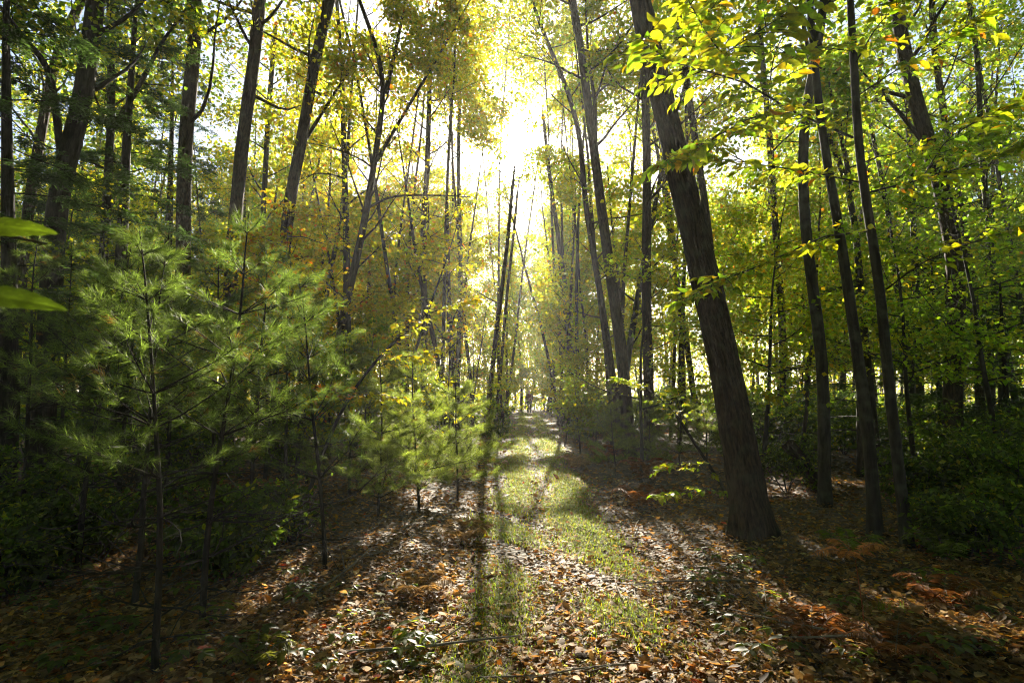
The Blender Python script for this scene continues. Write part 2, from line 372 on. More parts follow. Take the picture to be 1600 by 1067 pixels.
# ------------------------------------------------------------------ leaf litter and grass
def scatter(n, y0, y1, g, spread=.98, power=2.0):
    u = g.random(n); y = (y0 ** (1 - power) + u * (y1 ** (1 - power) - y0 ** (1 - power))) ** (1 / (1 - power))
    x = g.uniform(-spread, spread, n) * y
    return x, y
LIT = np.array([(.27, .19, .11), (.20, .125, .065), (.125, .07, .035), (.34, .14, .03), (.42, .24, .035), (.32, .23, .14), (.30, .05, .02), (.08, .045, .025), (.12, .14, .03)])
def litter(n, y0, y1, size, tmpl, g):
    x, y = scatter(n, y0, y1, g, 1.0, 1.6)
    strip = np.abs(np.abs(x - PATHX(y)) - .42) < .24
    k = ~(strip & (g.random(n) < .45)); x, y = x[k], y[k]; n = len(x)
    pos = np.stack([x, y, h(x, y) + .018 + np.abs(g.normal(0, .015, n))], 1)
    an = g.uniform(0, 6.3, n); d = np.stack([np.cos(an), np.sin(an), g.normal(0, .25, n)], 1)
    nm = np.stack([g.normal(0, .33, n), g.normal(0, .33, n), np.ones(n)], 1)
    c = LIT[g.choice(len(LIT), n, p=[.30, .23, .14, .055, .045, .13, .006, .07, .024])] * g.lognormal(-.05, .45, (n, 1)) * [.98, .95, .74]; c = np.clip(c, 0, .6)
    A.leaves(pos, d, nm, size * np.clip(g.lognormal(-.15, .38, n), .3, 1.9), c, tmpl)
A = Acc(); g = np.random.default_rng(3)
litter(60000, 2.6, 9, .046, CURL, g); litter(15000, 2.6, 9, .058, LOBED, g); litter(26000, 8, 22, .09, RHOMB, g); litter(14000, 20, 55, .16, RHOMB, g)
tag(A.obj('leaf_litter', M_LITTER, smooth=False), 'dry brown and orange leaf litter covering the forest floor', 'fallen leaves', kind='stuff')

def blades(n, y0, y1, hgt, wid, g, fn):
    x, y = fn(n, y0, y1, g); n = len(x)
    z = h(x, y) + .005
    an = g.uniform(0, 6.3, n); ln = hgt * g.uniform(.4, 1.2, n); lean = g.uniform(.3, 1.7, n)
    base = np.stack([x, y, z], 1); d = np.stack([np.cos(an), np.sin(an), 0 * an], 1); s = np.stack([-np.sin(an), np.cos(an), 0 * an], 1)
    w = wid * g.uniform(.6, 1.3, n)[:, None]
    mid = base + d * (ln * lean * .3)[:, None] + np.array([0, 0, 1]) * (ln * .6)[:, None]
    tip = base + d * (ln * lean * .9)[:, None] + np.array([0, 0, 1]) * (ln * np.clip(1 - .48 * lean, .1, 1))[:, None]
    V = np.stack([base - s * w, base + s * w, mid - s * w * .7, mid + s * w * .7, tip], 1)
    F4 = np.array([(0, 1, 3, 2)]); F3 = np.array([(2, 3, 4)]); o = (np.arange(n) * 5)[:, None]
    c = palette(n, dict(lime=2.5, yg=4, g=2, br=.6, y=.8), g)
    A.add(V.reshape(-1, 3), F4 + o, c); A.F.append((F3 + o + (A.n - 5 * n), c, 0))
def strips(n, y0, y1, g):
    u = g.random(n); p = 1.5; y = (y0 ** (1 - p) + u * (y1 ** (1 - p) - y0 ** (1 - p))) ** (1 / (1 - p))
    x = PATHX(y) + g.choice([-.40, .44], n) + g.normal(0, .17, n) + .10 * np.sin(y * 1.3 + 1)
    dens = .30 + .75 * np.sin(x * 2.6 + y * 1.9) * np.sin(y * 1.35 + .5) + .25 * np.sin(7 * x + 5 * y) + .45 * np.clip((y - 5) / 4, 0, 1) + .26
    k = g.random(n) < dens; return x[k], y[k]
A = Acc(); g = np.random.default_rng(4)
blades(60000, 2.5, 9, .075, .0028, g, strips); blades(42000, 6, 18, .085, .0042, g, strips); blades(14000, 16, 44, .10, .009, g, strips)
tag(A.obj('grass', M_GRASS, smooth=False), 'short green grass in two strips along the path', 'grass', kind='stuff')

# ------------------------------------------------------------------ trees traced as trunks
def full_trunk(pix, Y, w0, w1, top, g, lean_y=0.0):
    """pixel points from low to high at depth Y -> polyline from below ground to height top"""
    P = [at(px, py, Y) for px, py in pix]
    d = P[1] - P[0]; d /= np.linalg.norm(d)
    zb = h1(P[0][0], Y)
    if P[0][2] > zb + .25:
        n = max(1, int((P[0][2] - zb) / .6)); s = P[0].copy(); lo = []
        for i in range(n, 0, -1):
            q = s - d * (s[2] - zb) / d[2] * i / n * np.array([.7, 1, 1]); lo.append(q)
        P = lo + P
    b = P[0].copy(); b[2] = zb - .15; P[0][2] = max(P[0][2], zb + .02); P = [b] + P
    d = P[-1] - P[-2]; d /= np.linalg.norm(d); d = d * np.array([.8, 1, 1])
    ztop = P[-1][2]
    nn = 4
    if top > ztop + .5:
        for i in range(nn):
            d = d + g.normal(0, .05, 3) * np.array([1, 1, .3]); d /= np.linalg.norm(d)
            P.append(P[-1] + d * (top - ztop) / nn)
    P = np.array(P); P[:, 1] += np.linspace(0, lean_y, len(P)) + g.normal(0, .02, len(P)) * Y / 10
    # resample smoothly
    L = np.concatenate([[0], np.cumsum(np.linalg.norm(np.diff(P, axis=0), axis=1))])
    m = max(14, int(L[-1] / .5)); s = np.linspace(0, L[-1], m)
    Q = np.stack([np.interp(s, L, P[:, i]) for i in range(3)], 1)
    for _ in range(2): Q[1:-1] = (Q[:-2] + 2 * Q[1:-1] + Q[2:]) / 4
    zf = np.clip(Q[:, 2] / max(ztop, .1), 0, None)
    R = np.interp(Q[:, 2], [0, max(ztop, 1), max(top, ztop + .5)], [w0 * Y / F / 2, w1 * Y / F / 2, max(w1 * Y / F * .12, .012)])
    flare = 1 + .38 * np.exp(-np.clip(Q[:, 2] - zb, 0, 9) / (w0 * Y / F * .7))
    return Q, R * flare

def traced(name, label, pix, Y, w0, w1, top=15, bark=M_BARK, lo=.45, nl=14, length=2.7, lpl=19, lsize=.1, pal=None, seed=1, cat='tree', limbs=(), tmpl=WIDE, lean_y=0, sides=None, elev=(.2, .9), flat=.5, forks=5, group=None, lumps=.05, ridges=0.0):
    g = np.random.default_rng(seed * 101 + 7)
    Q, R = full_trunk(pix, Y, w0, w1, top, g, lean_y)
    base = Q[0].copy(); base[2] = h1(base[0], base[1])
    T, C = Acc(), Acc()
    if ridges:
        m = int(np.linalg.norm(np.diff(Q, axis=0), axis=1).sum() / .035); s_ = np.linspace(0, len(Q) - 1, m); ii = np.arange(len(Q))
        Q2 = np.stack([np.interp(s_, ii, Q[:, i]) for i in range(3)], 1); T.tube(Q2, np.interp(s_, ii, R), 112, 0, lumps, seed, False, ridges)
    else: T.tube(Q, R, sides or (20 if w0 > 40 else 12 if w0 > 16 else 8), 0, lumps, seed)
    for lp, lw in limbs:      # limbs traced too: (px, py, depth)
        LP = np.array([at(*p) for p in lp]); k = len(LP) * 3; s = np.linspace(0, len(LP) - 1, k)
        LQ = np.stack([np.interp(s, np.arange(len(LP)), LP[:, i]) for i in range(3)], 1); LQ[1:-1] = (LQ[:-2] + 2 * LQ[1:-1] + LQ[2:]) / 4
        T.tube(LQ, np.linspace(lw, lw * .35, k) * Y / F / 2, 8, 0, .05, seed)
        crown(T, C, LQ, np.linspace(lw, lw * .35, k) * Y / F / 2, g, .3, 1, 6, 1.0, lsize, lpl, pal or pal_at(lp[0][0]), flat, tmpl, (0, .6), seed, 4)
    crown(T, C, Q, R, g, lo, .98, nl, length, lsize, lpl, pal or pal_at(pix[len(pix) // 2][0]), flat, tmpl, elev, seed, forks)
    e = empty(name, base, label, cat, group)
    T.obj('trunk', bark, e, loc=base)
    if C.n: C.obj('crown', [M_LEAF, bark], e, smooth=False, loc=base)
    return e

TR = [
 ('oak_tree', 'thick brown tree leaning left beside the path with deeply furrowed bark', [(1180, 850), (1165, 740), (1150, 650), (1130, 560), (1105, 460), (1088, 380), (1070, 300), (1050, 220), (1030, 130), (1010, 50), (996, 0)], 6.1, 54, 34, dict(top=15, lo=.7, nl=8, ridges=.2, lumps=.03)),
 ('forest_tree', 'dark shaded trunk at the far left, slanting up to the right', [(72, 590), (85, 400), (95, 260), (125, 190), (150, 0)], 9, 40, 31, dict(top=14, bark=M_DARKBARK, limbs=[([(96, 250, 9), (80, 110, 8.6), (30, 50, 8), (0, 10, 7.6)], 12)])),
 ('forest_tree', 'grey double stemmed tree behind the dark trunk at far left', [(30, 480), (45, 320), (70, 190), (83, 105), (105, 45), (128, 0)], 12.5, 20, 16, dict(top=15)),
 ('forest_tree', 'slim dark tree with a long limb bending right, left of the second trunk', [(150, 500), (160, 400), (166, 340), (176, 190), (174, 90), (172, 0)], 11, 19, 12, dict(top=13, bark=M_SMOOTH, limbs=[([(174, 205, 11), (215, 140, 10.8), (250, 70, 10.5), (292, 12, 10)], 9)])),
 ('forest_tree', 'straight upright grey trunk rising behind the tallest pine sapling', [(283, 470), (285, 440), (287, 340), (292, 200), (303, 100), (305, 0)], 12, 27, 24, dict(top=16)),
 ('forest_tree', 'knobbly grey trunk with a scar right of the upright trunk', [(363, 400), (365, 345), (372, 290), (380, 215), (386, 170), (400, 80), (406, 0)], 12, 26, 22, dict(top=16, lumps=.12)),
 ('forest_tree', 'bent trunk with a kink among orange leaves at left', [(438, 540), (440, 430), (446, 370), (452, 310), (475, 205), (495, 80), (516, 0)], 12, 25, 19, dict(top=15, limbs=[([(470, 230, 12), (520, 150, 12.4), (560, 90, 13)], 7)])),
 ('forked_tree', 'dark forked tree with yellow leaves left of the sun', [(528, 545), (541, 475), (558, 400), (571, 337), (586, 244), (600, 150), (604, 138), (585, 60), (560, 0)], 13, 20, 7, dict(top=12.5, lo=.35, nl=20, lpl=24, limbs=[([(588, 252, 13), (630, 180, 13), (690, 80, 13), (735, 0, 13)], 7), ([(603, 145, 13), (622, 60, 13.2), (634, 0, 13.4)], 9), ([(565, 330, 13), (610, 306, 13.5), (680, 305, 14), (735, 308, 14)], 5)])),
 ('forest_tree', 'thin straight pole tree left of the sun', [(716, 560), (718, 480), (720, 400), (716, 270), (718, 150)], 22, 9, 7, dict(top=14, bark=M_SMOOTH, nl=9)),
 ('forest_tree', 'slim leaning tree directly under the sun beside the path', [(760, 650), (766, 610), (776, 509), (789, 415), (797, 340), (801, 285)], 20, 10, 6, dict(top=10.2, lo=.45, nl=12)),
 ('forest_tree', 'thinner companion stem just right of the tree under the sun', [(776, 640), (785, 550), (790, 480), (800, 390), (806, 330)], 23, 6, 5, dict(top=11, lo=.5, nl=8)),
 ('forest_tree', 'tall straight brown trunk right of the sun with a side stem', [(982, 665), (969, 527), (957, 452), (946, 370), (933, 270), (922, 187), (912, 109), (905, 56), (894, 0)], 13, 24, 14, dict(top=15, lo=.45, nl=20, length=3.2, limbs=[([(930, 250, 13), (931, 170, 13.1), (918, 80, 13.2), (915, 0, 13.2)], 8)])),
 ('forest_tree', 'slender curved trunk between the sun and the tall brown trunk', [(964, 640), (950, 535), (935, 445), (920, 351), (911, 290), (909, 232), (899, 180), (879, 120), (852, 60)], 16, 14, 8, dict(top=15, lo=.35, nl=20, length=3.2)),
 ('forest_tree', 'straight dark trunk rising out of the small pines on the right', [(1014, 715), (1014, 600), (1010, 490), (1010, 389), (1012, 250), (1008, 130)], 13, 20, 15, dict(top=13, lo=.4)),
 ('forest_tree', 'grey trunk right behind the thick leaning tree', [(1125, 560), (1118, 470), (1110, 400), (1105, 337), (1088, 225), (1075, 150), (1062, 40)], 14, 17, 12, dict(top=15)),
 ('maple_tree', 'dark slim tree standing first right of the thick leaning tree', [(1290, 800), (1287, 700), (1288, 625), (1284, 550), (1273, 471), (1262, 407), (1256, 347), (1253, 281), (1253, 206), (1262, 145), (1282, 60), (1287, 0)], 7.7, 22, 16, dict(top=12, bark=M_SMOOTH, lo=.5)),
 ('maple_tree', 'slim tree curving left, second to the right of the thick leaning tree', [(1368, 842), (1360, 696), (1349, 610), (1334, 510), (1322, 426), (1311, 340), (1300, 300), (1285, 210), (1273, 135), (1268, 60)], 6.2, 23, 13, dict(top=10, bark=M_SMOOTH, lo=.55)),
 ('maple_tree', 'forked grey tree leaning left behind the two slim trees', [(1360, 600), (1345, 450), (1337, 322), (1322, 275), (1300, 225), (1285, 180), (1270, 110)], 10, 16, 9, dict(top=11, bark=M_SMOOTH, limbs=[([(1330, 300, 10), (1318, 225, 10), (1300, 160, 10), (1290, 100, 10)], 9)])),
 ('forest_tree', 'stout dark trunk leaning left at the right side, patched with lichen', [(1489, 640), (1491, 565), (1495, 490), (1495, 415), (1484, 345), (1469, 281), (1446, 217), (1427, 150), (1409, 75), (1396, 0)], 9.5, 33, 24, dict(top=14, limbs=[([(1450, 230, 9.5), (1400, 170, 9.6), (1345, 110, 9.8)], 9)])),
 ('forest_tree', 'narrower trunk close behind the stout lichened trunk', [(1532, 630), (1527, 527), (1514, 415), (1500, 330), (1480, 225), (1473, 161), (1463, 105), (1458, 0)], 13, 16, 11, dict(top=15)),
 ('forest_tree', 'grey pole between the slim maples and the stout lichened trunk', [(1436, 640), (1435, 550), (1430, 445), (1426, 340), (1420, 200)], 14, 15, 10, dict(top=14, bark=M_SMOOTH)),
 ('forest_tree', 'thin dark tree near the right edge leaning slightly left', [(1568, 640), (1565, 565), (1559, 500), (1548, 370), (1535, 250), (1528, 100)], 12, 13, 9, dict(top=13, bark=M_SMOOTH)),
 ('forest_tree', 'pale pole tree left of the bent trunk, half hidden by pine needles', [(400, 560), (405, 440), (412, 330), (418, 200), (430, 40)], 18, 12, 9, dict(top=14, bark=M_SMOOTH)),
 ('forest_tree', 'reddish thin trunk among orange leaves left of the pole tree', [(662, 590), (664, 480), (660, 370), (668, 250), (672, 100)], 19, 13, 9, dict(top=14)),
 ('forest_tree', 'thin trunk right of the curved one, behind the sun leaves', [(905, 640), (893, 520), (880, 420), (862, 300), (850, 200)], 24, 10, 7, dict(top=14)),
 ('forest_tree', 'slender trunk just left of the thick leaning tree, in yellow leaves', [(1070, 650), (1064, 500), (1050, 360), (1036, 240), (1010, 90)], 19, 10, 7, dict(top=15)),
 ('forest_tree', 'dark trunk behind the hemlock on the right', [(1225, 640), (1222, 500), (1212, 350), (1200, 200), (1188, 60)], 15, 15, 11, dict(top=15)),
]
for i, (nm, lb, pix, Y, w0, w1, kw) in enumerate(TR):
    w0, w1 = (w0, w1) if i == 0 else (w0 * .84, w1 * .84)
    kw = dict(kw); kw.setdefault('nl', 13); traced(nm, lb, pix, Y, w0, w1, seed=i + 1, **kw)

# ------------------------------------------------------------------ beech sapling with big leaves (near right)
def spray(T, C, P, r0, g, leaf, pal, side=.45, every=.095, start=.12, droop=.25, both=True):
    """branch polyline with alternate side twigs carrying alternate leaves"""
    L = np.concatenate([[0], np.cumsum(np.linalg.norm(np.diff(P, axis=0), axis=1))])
    k = max(8, int(L[-1] / .08)); s = np.linspace(0, L[-1], k)
    Q = np.stack([np.interp(s, L, P[:, i]) for i in range(3)], 1)
    for _ in range(3): Q[1:-1] = (Q[:-2] + 2 * Q[1:-1] + Q[2:]) / 4
    T.tube(Q, np.linspace(r0, .003, k), 6)
    lp, ld = [], []
    def leafy(W, st):
        Lw = np.linalg.norm(np.diff(W, axis=0), axis=1).sum(); m = max(3, int(Lw / (leaf * .38)))
        for q in range(m):
            t = st + (1 - st) * (q + .5) / m; p = interp(W, t); d = W[-1] - W[0]; d = d / np.linalg.norm(d)
            sd = np.cross(d, [0, 0, 1]); sd /= np.linalg.norm(sd) + 1e-6
            lp.append(p + g.normal(0, .008, 3)); ld.append(d * .75 + sd * (1 if q % 2 else -1) * g.uniform(.6, 1.1) + np.array([0, 0, -droop]) + g.normal(0, .18, 3))
        lp.append(W[-1]); ld.append(W[-1] - W[-2] + np.array([0, 0, -.02]))
    n = int(L[-1] * (1 - start) / every)
    for j in range(n):
        t = start + (1 - start) * (j + .5) / n; p = interp(Q, t); i = min(int(t * (k - 1)), k - 2); d = Q[i + 1] - Q[i]; d /= np.linalg.norm(d)
        sd = np.cross(d, [0, 0, 1]); sd /= np.linalg.norm(sd) + 1e-6
        d2 = d * .8 + sd * (1 if j % 2 else -1) * g.uniform(.5, 1.1) + np.array([0, 0, g.uniform(-.3, .2)])
        W = wander(p, d2, side * g.uniform(.5, 1.1) * (1.1 - .6 * t), 4, g, .15, -.1)
        C.tube(W, np.linspace(.004, .0015, 5), 4, 1); leafy(W, .15)
    leafy(Q, .75)
    pos, dd = np.array(lp), np.array(ld); m = len(pos)
    nn, sz, tt, vi = np.array([0, 0, 1.]) + g.normal(0, .4, (m, 3)), leaf * g.uniform(.55, 1.15, m), palette(m, pal, g), g.integers(0, 4, m)
    for q, sc in enumerate(((1, 1, .5), (.88, 1, 1.6), (1.1, .95, 2.6), (.8, 1, -1.2))):
        w = vi == q; C.leaves(pos[w], dd[w], nn[w], sz[w], tt[w], (OVATE[0] * sc, OVATE[1]))

def branchy(name, label, pix, Y, w0, w1, top, branches, leaf, pal, seed, cat='tree', bark=M_SMOOTH, side=.45, every=.095):
    g = np.random.default_rng(seed)
    Q, R = full_trunk(pix, Y, w0, w1, top, g)
    b = Q[0].copy(); b[2] = h1(b[0], b[1]); T, C = Acc(), Acc()
    T.tube(Q, R, 10, 0, .05, seed)
    for br in branches:
        P = np.array([at(*p) for p in br[0]]); spray(T, C, P, br[1], g, br[2] if len(br) > 2 else leaf, br[3] if len(br) > 3 else pal, side, every)
    e = empty(name, b, label, cat); T.obj('trunk', bark, e, loc=b); C.obj('crown', [M_LEAF, bark], e, smooth=False, loc=b)
    return e
PB = dict(yg=4.5, lime=4, g=1.2, y=1.4, gold=.4, o=.12)
branchy('beech_sapling', 'slender beech sapling with long leafy branches right of the thick leaning tree', [(1418, 868), (1405, 715), (1392, 640), (1386, 584), (1384, 501), (1375, 422), (1369, 397), (1352, 292), (1337, 244), (1337, 169), (1336, 94), (1328, 0)], 5.8, 17, 11, 6.6,
 [([(1345, 285, 5.8), (1260, 268, 5.5), (1150, 252, 5.0), (1060, 240, 4.6)], .010),
  ([(1332, 215, 5.8), (1240, 175, 5.0), (1165, 130, 4.0), (1105, 55, 3.4), (1075, 0, 3.1)], .014, .11),
  ([(1240, 175, 5.0), (1170, 185, 4.2), (1090, 230, 3.6), (1020, 262, 3.2)], .006, .105),
  ([(1165, 130, 4.0), (1100, 110, 3.5), (1040, 95, 3.2), (1000, 60, 3.0)], .006, .11),
  ([(1130, 85, 3.6), (1170, 60, 3.3), (1230, 20, 3.0)], .005, .11),
  ([(1200, 150, 4.4), (1210, 80, 3.8), (1250, 10, 3.3)], .005, .11),
  ([(1360, 300, 5.8), (1450, 278, 5.2), (1540, 250, 4.6), (1610, 215, 4.2)], .011, .12),
  ([(1440, 280, 5.2), (1480, 215, 4.6), (1550, 175, 4.2), (1620, 150, 4)], .006, .12),
  ([(1385, 452, 5.8), (1440, 410, 5.3), (1500, 385, 4.9), (1610, 350, 4.4)], .010),
  ([(1355, 362, 5.8), (1290, 368, 5.4), (1200, 410, 5.0), (1110, 445, 4.6), (1060, 475, 4.4)], .009),
  ([(1330, 80, 5.8), (1290, 75, 5.3), (1245, 85, 4.9)], .007),
  ([(1336, 100, 5.8), (1370, 40, 5.2), (1420, -10, 4.8)], .009, .12),
  ([(1340, 150, 5.8), (1400, 110, 5.3), (1470, 70, 4.8), (1540, 20, 4.4)], .008, .12)], .105, PB, 21)
branchy('beech_sapling', 'low thin beech sapling with lime leaves in front of the thick leaning tree base', [(1135, 770), (1100, 715), (1065, 660), (1045, 630)], 6.9, 6, 4, 0.5,
 [([(1075, 675, 6.9), (1050, 640, 6.4), (1015, 608, 6.0), (960, 590, 5.6)], .005), ([(1065, 660, 6.9), (1060, 630, 6.4), (1050, 605, 6)], .004),
  ([(1120, 745, 6.9), (1080, 720, 6.4), (1030, 732, 6.0)], .004), ([(1130, 765, 6.9), (1100, 765, 6.3), (1060, 770, 5.9), (1020, 775, 5.6)], .004),], .078, PB, 22, side=.26, every=.13)
branchy('maple_sapling', 'thin sapling leaning right over the bright pines with pale and orange leaves', [(490, 745), (513, 690), (537, 632), (579, 572), (627, 524)], 6.6, 7, 4, 0.4,
 [([(600, 548, 6.6), (640, 505, 6.4), (690, 480, 6.3), (745, 470, 6.2)], .005), ([(579, 572, 6.6), (620, 560, 6.3), (680, 548, 6.1)], .004), ([(537, 632, 6.6), (520, 610, 6.2), (480, 600, 6)], .004, .085, dict(gold=2, o=3, y=1)), ([(540, 625, 6.6), (580, 612, 6.3), (610, 620, 6.1)], .004)], .08, dict(y=2, yg=3, gold=1), 23)

# leafy twig hanging in at the left edge, very close
g = np.random.default_rng(5); T = Acc()
P = np.array([(-.95, .62, 1.78), (-.78, .66, 1.80), (-.66, .70, 1.80), (-.60, .72, 1.79)])
T.tube(P, [.003, .0025, .002, .0015], 6, 1)
def big_leaf(base, d, nrm, L, W, tint):
    d = np.array(d, float); d /= np.linalg.norm(d); x = np.cross(d, nrm); x /= np.linalg.norm(x); z = np.cross(x, d)
    nu, nv = 25, 13; u = np.linspace(0, 1, nu)[:, None]; v = np.linspace(-1, 1, nv)[None]
    wid = W * np.sin(np.pi * u ** .8) ** .75 * (1 - .25 * u) * (1 + .05 * np.sin(u * 75) * np.abs(v) ** 4)
    zz = .14 * W * np.abs(v) - .10 * W * v ** 2 + .012 * np.sin(u * 44 - np.abs(v) * 7) * W * np.abs(v) * 3 - .25 * L * u ** 2 * .5
    V = np.array(base) + (x * (wid * v)[..., None] + d * (L * u + 0 * v)[..., None] + z * zz[..., None])
    i = (np.arange(nu - 1)[:, None] * nv + np.arange(nv - 1)).reshape(-1); F_ = np.stack([i, i + 1, i + nv + 1, i + nv], 1)
    vein = (np.abs(np.sin(u[:-1] * 22 - np.abs(v[:, :-1] + .08) * 3.5)) < .22) | (np.abs(v[:, :-1] + .08) < .1)
    T.add(V.reshape(-1, 3), F_, np.array([tint]) * np.where(vein, 1.35, 1.0).reshape(-1, 1) * g.uniform(.9, 1.1, (len(F_), 1)))
big_leaf((-.683, .70, 1.808), (1, .1, .02), (.05, -.80, .6), .10, .021, (.032, .052, .009))
big_leaf((-.685, .70, 1.725), (1, .05, -.10), (.05, -.70, .65), .125, .021, (.02, .034, .008))
tag(T.obj('leafy_twig', [M_LEAF, M_SMOOTH], loc=np.array(P[0])), 'green leafy twig hanging close at the left edge', 'twig')

# ------------------------------------------------------------------ white pines (saplings)
def tufts(acc, pos, dirs, g, n=56, ln=.092, w=.00125, cone=.75, tint=(.055, .10, .03)):
    m = len(pos)
    if not m: return
    pos = np.repeat(pos, n, 0); d = np.repeat(dirs, n, 0) + g.normal(0, cone, (m * n, 3)) * .75; d /= np.linalg.norm(d, axis=1)[:, None]
    L = (ln * g.uniform(.6, 1.15, m * n))[:, None]; pos = pos - np.repeat(dirs, n, 0) * g.uniform(0, .07, (m * n, 1))
    s = np.cross(d, g.normal(0, 1, (m * n, 3))); s /= np.linalg.norm(s, axis=1)[:, None]
    V = np.stack([pos - s * w, pos + s * w, pos + d * L - np.array([0, 0, 1]) * L * .12], 1).reshape(-1, 3)
    old = np.repeat(g.random(m) < .02, n)[:, None]
    c = np.where(old, np.array([(.16, .09, .025)]), np.array([tint])) * np.repeat(g.uniform(.7, 1.35, (m, 1)), n, 0) * g.lognormal(-.1, .45, (m * n, 1))
    acc.add(V, np.arange(m * n * 3).reshape(-1, 3), c)
def pine_proto(name, H, dead, seed, label, group, spread=.42, dens=1.0, tint=(.075, .12, .026)):
    g = np.random.default_rng(seed); T, C = Acc(), Acc()
    P = wander((0, 0, -.1), (g.normal(0, .03), g.normal(0, .03), 1), H + .1, 10, g, .05); R = np.linspace(.0075 * H + .004, .004, 11)
    T.tube(P, R, 8, 0, .04, seed)
    z = .25; pos, dr = [], []
    while z < H - .05:
        t = (z + .1) / (H + .1); p0 = interp(P, t); live = z > dead * H
        L = spread * H * (1 - (z / H) ** 1.3) * g.uniform(.85, 1.1) + .12
        for b in range(g.integers(4, 7)):
            az = g.uniform(0, 6.3); el = g.uniform(.05, .45) + .35 * (z / H) ** 2; l = L * g.uniform(.6, 1.1)
            if not live: l *= .75; el = g.uniform(-.25, .25)
            d = np.array([math.cos(az) * math.cos(el), math.sin(az) * math.cos(el), math.sin(el)])
            B = wander(p0, d, l, 5, g, .14 if live else .28, .25 if live else -.05)
            T.tube(B, np.linspace(.0055 * l + .003, .0015, 6), 4)
            if not live:
                for q in (interp(B, .35), interp(B, .6), interp(B, .8)):
                    T.tube(wander(q, d + g.normal(0, .5, 3), l * .4, 3, g, .25), [.002, .0015, .001, .001], 3)
                continue
            pos.append(B[-1]); dr.append(B[-1] - B[-2])
            for j in range(int((3.2 + 7 * l) * dens)):
                tt = g.uniform(.3, 1); q = interp(B, tt); a2 = az + g.choice([-1, 1]) * g.uniform(.4, 1.0)
                d2 = np.array([math.cos(a2), math.sin(a2), g.uniform(0, .6)]); l2 = g.uniform(.06, .28) * (l + .2)
                S = wander(q, d2, l2, 2, g, .12, .2); T.tube(S, [.0025, .002, .001], 3)
                pos.append(S[-1]); dr.append(S[-1] - S[-2])
                if l2 > .12: pos.append(S[1]); dr.append(S[-1] - S[-2])
        z += g.uniform(.2, .36)
    pos.append(P[-1]); dr.append(np.array([0, 0, 1.]))
    pos = np.array(pos); dr = np.array(dr); dr /= np.linalg.norm(dr, axis=1)[:, None]
    tufts(C, pos, dr, g, n=int(36 + 10 * (dens > 2)), tint=tint)
    e = empty(name, (0, 0, 0), label, 'pine', group)
    T.obj('trunk', M_DARKBARK, e); C.obj('crown', M_NEEDLE, e, smooth=False)
    return e
GP = 'white pine saplings along the path'
PROT = [pine_proto('pine_sapling', 3.0, .38, 31, 'x', GP), pine_proto('pine_sapling', 2.6, .30, 32, 'x', GP),
        pine_proto('pine_sapling', 2.1, .05, 33, 'x', GP, .42, 2.4, (.12, .165, .03)), pine_proto('pine_sapling', 1.7, .03, 34, 'x', GP, .44, 2.4, (.12, .165, .03)),  # needle tint raised on the bushy pines to look sunlit
        pine_proto('pine_sapling', 3.6, .42, 35, 'x', GP, .36)]
used = set()
PINES = [ # px, py of the foot, prototype, scale, label
 (242, 1058, 0, .8, 'nearest pine sapling at lower left, its bare dark stem in front of all others'),
 (315, 975, 0, .92, 'pine sapling with a thin bare stem just right of the nearest one'),
 (208, 950, 1, 1.0, 'thin crooked pine sapling just left of the nearest bare stem'),
 (508, 888, 1, 1.0, 'slim pine sapling with a bare lower stem left of the bright pines'),
 (590, 812, 2, 1.05, 'bright bushy young pine, leftmost of the sunlit clump'),
 (655, 800, 2, 1.08, 'brightest sunlit bushy young pine in the middle of the clump'),
 (715, 782, 3, 1.1, 'bushy young pine at the right end of the sunlit clump, by the path'),
 (545, 775, 2, 1.15, 'shaded bushy pine behind the left end of the sunlit clump'),
 (640, 745, 3, 1.25, 'small young pine behind the sunlit clump'),
 (735, 742, 3, .85, 'little pine at the left verge beyond the sunlit clump'),
 (390, 862, 4, .84, 'tall pine sapling with glowing needle tips in the left middle'),
 (445, 800, 4, .85, 'tall pine sapling behind the glowing one'),
 (330, 830, 4, .88, 'tall dim pine sapling left of the glowing one'),
 (120, 900, 0, 1.0, 'dim pine sapling in the lower left shade'),
 (30, 860, 4, .9, 'dark pine sapling at the left edge'),
 (180, 830, 4, .95, 'dim pine sapling behind the thin crooked one'),
 (480, 760, 1, 1.3, 'shaded pine between the tall saplings and the sunlit clump'),
 (90, 790, 4, 1.0, 'dark tall pine deep in the left shade'),
 (260, 780, 4, 1.05, 'dark tall pine deep in shade behind the bare stems'),
 (962, 742, 3, .9, 'small pine right of the path below the tall brown trunk'),
 (1012, 740, 3, .9, 'small dark pine by the straight trunk right of the path'),
 (930, 712, 3, 1.1, 'small pine at the right verge farther along the path'),
 (1060, 735, 3, .9, 'dark young pine between the straight trunk and the thick leaning tree'),
 (990, 705, 2, .95, 'young pine behind the small pines right of the path'),
 (1105, 720, 2, .8, 'dark young pine behind the thick leaning tree'),
]
for k, (px, py, pi, s, lb) in enumerate(PINES):
    b = ground(px, py); rz = random.Random(k).uniform(0, 6.28)
    if pi not in used:
        used.add(pi); o = PROT[pi]; o.location = tuple(b); o.rotation_euler = (0, 0, rz); o.scale = (s, s, s); o['label'] = lb
    else: copy_thing(PROT[pi], b, rz, s, lb)

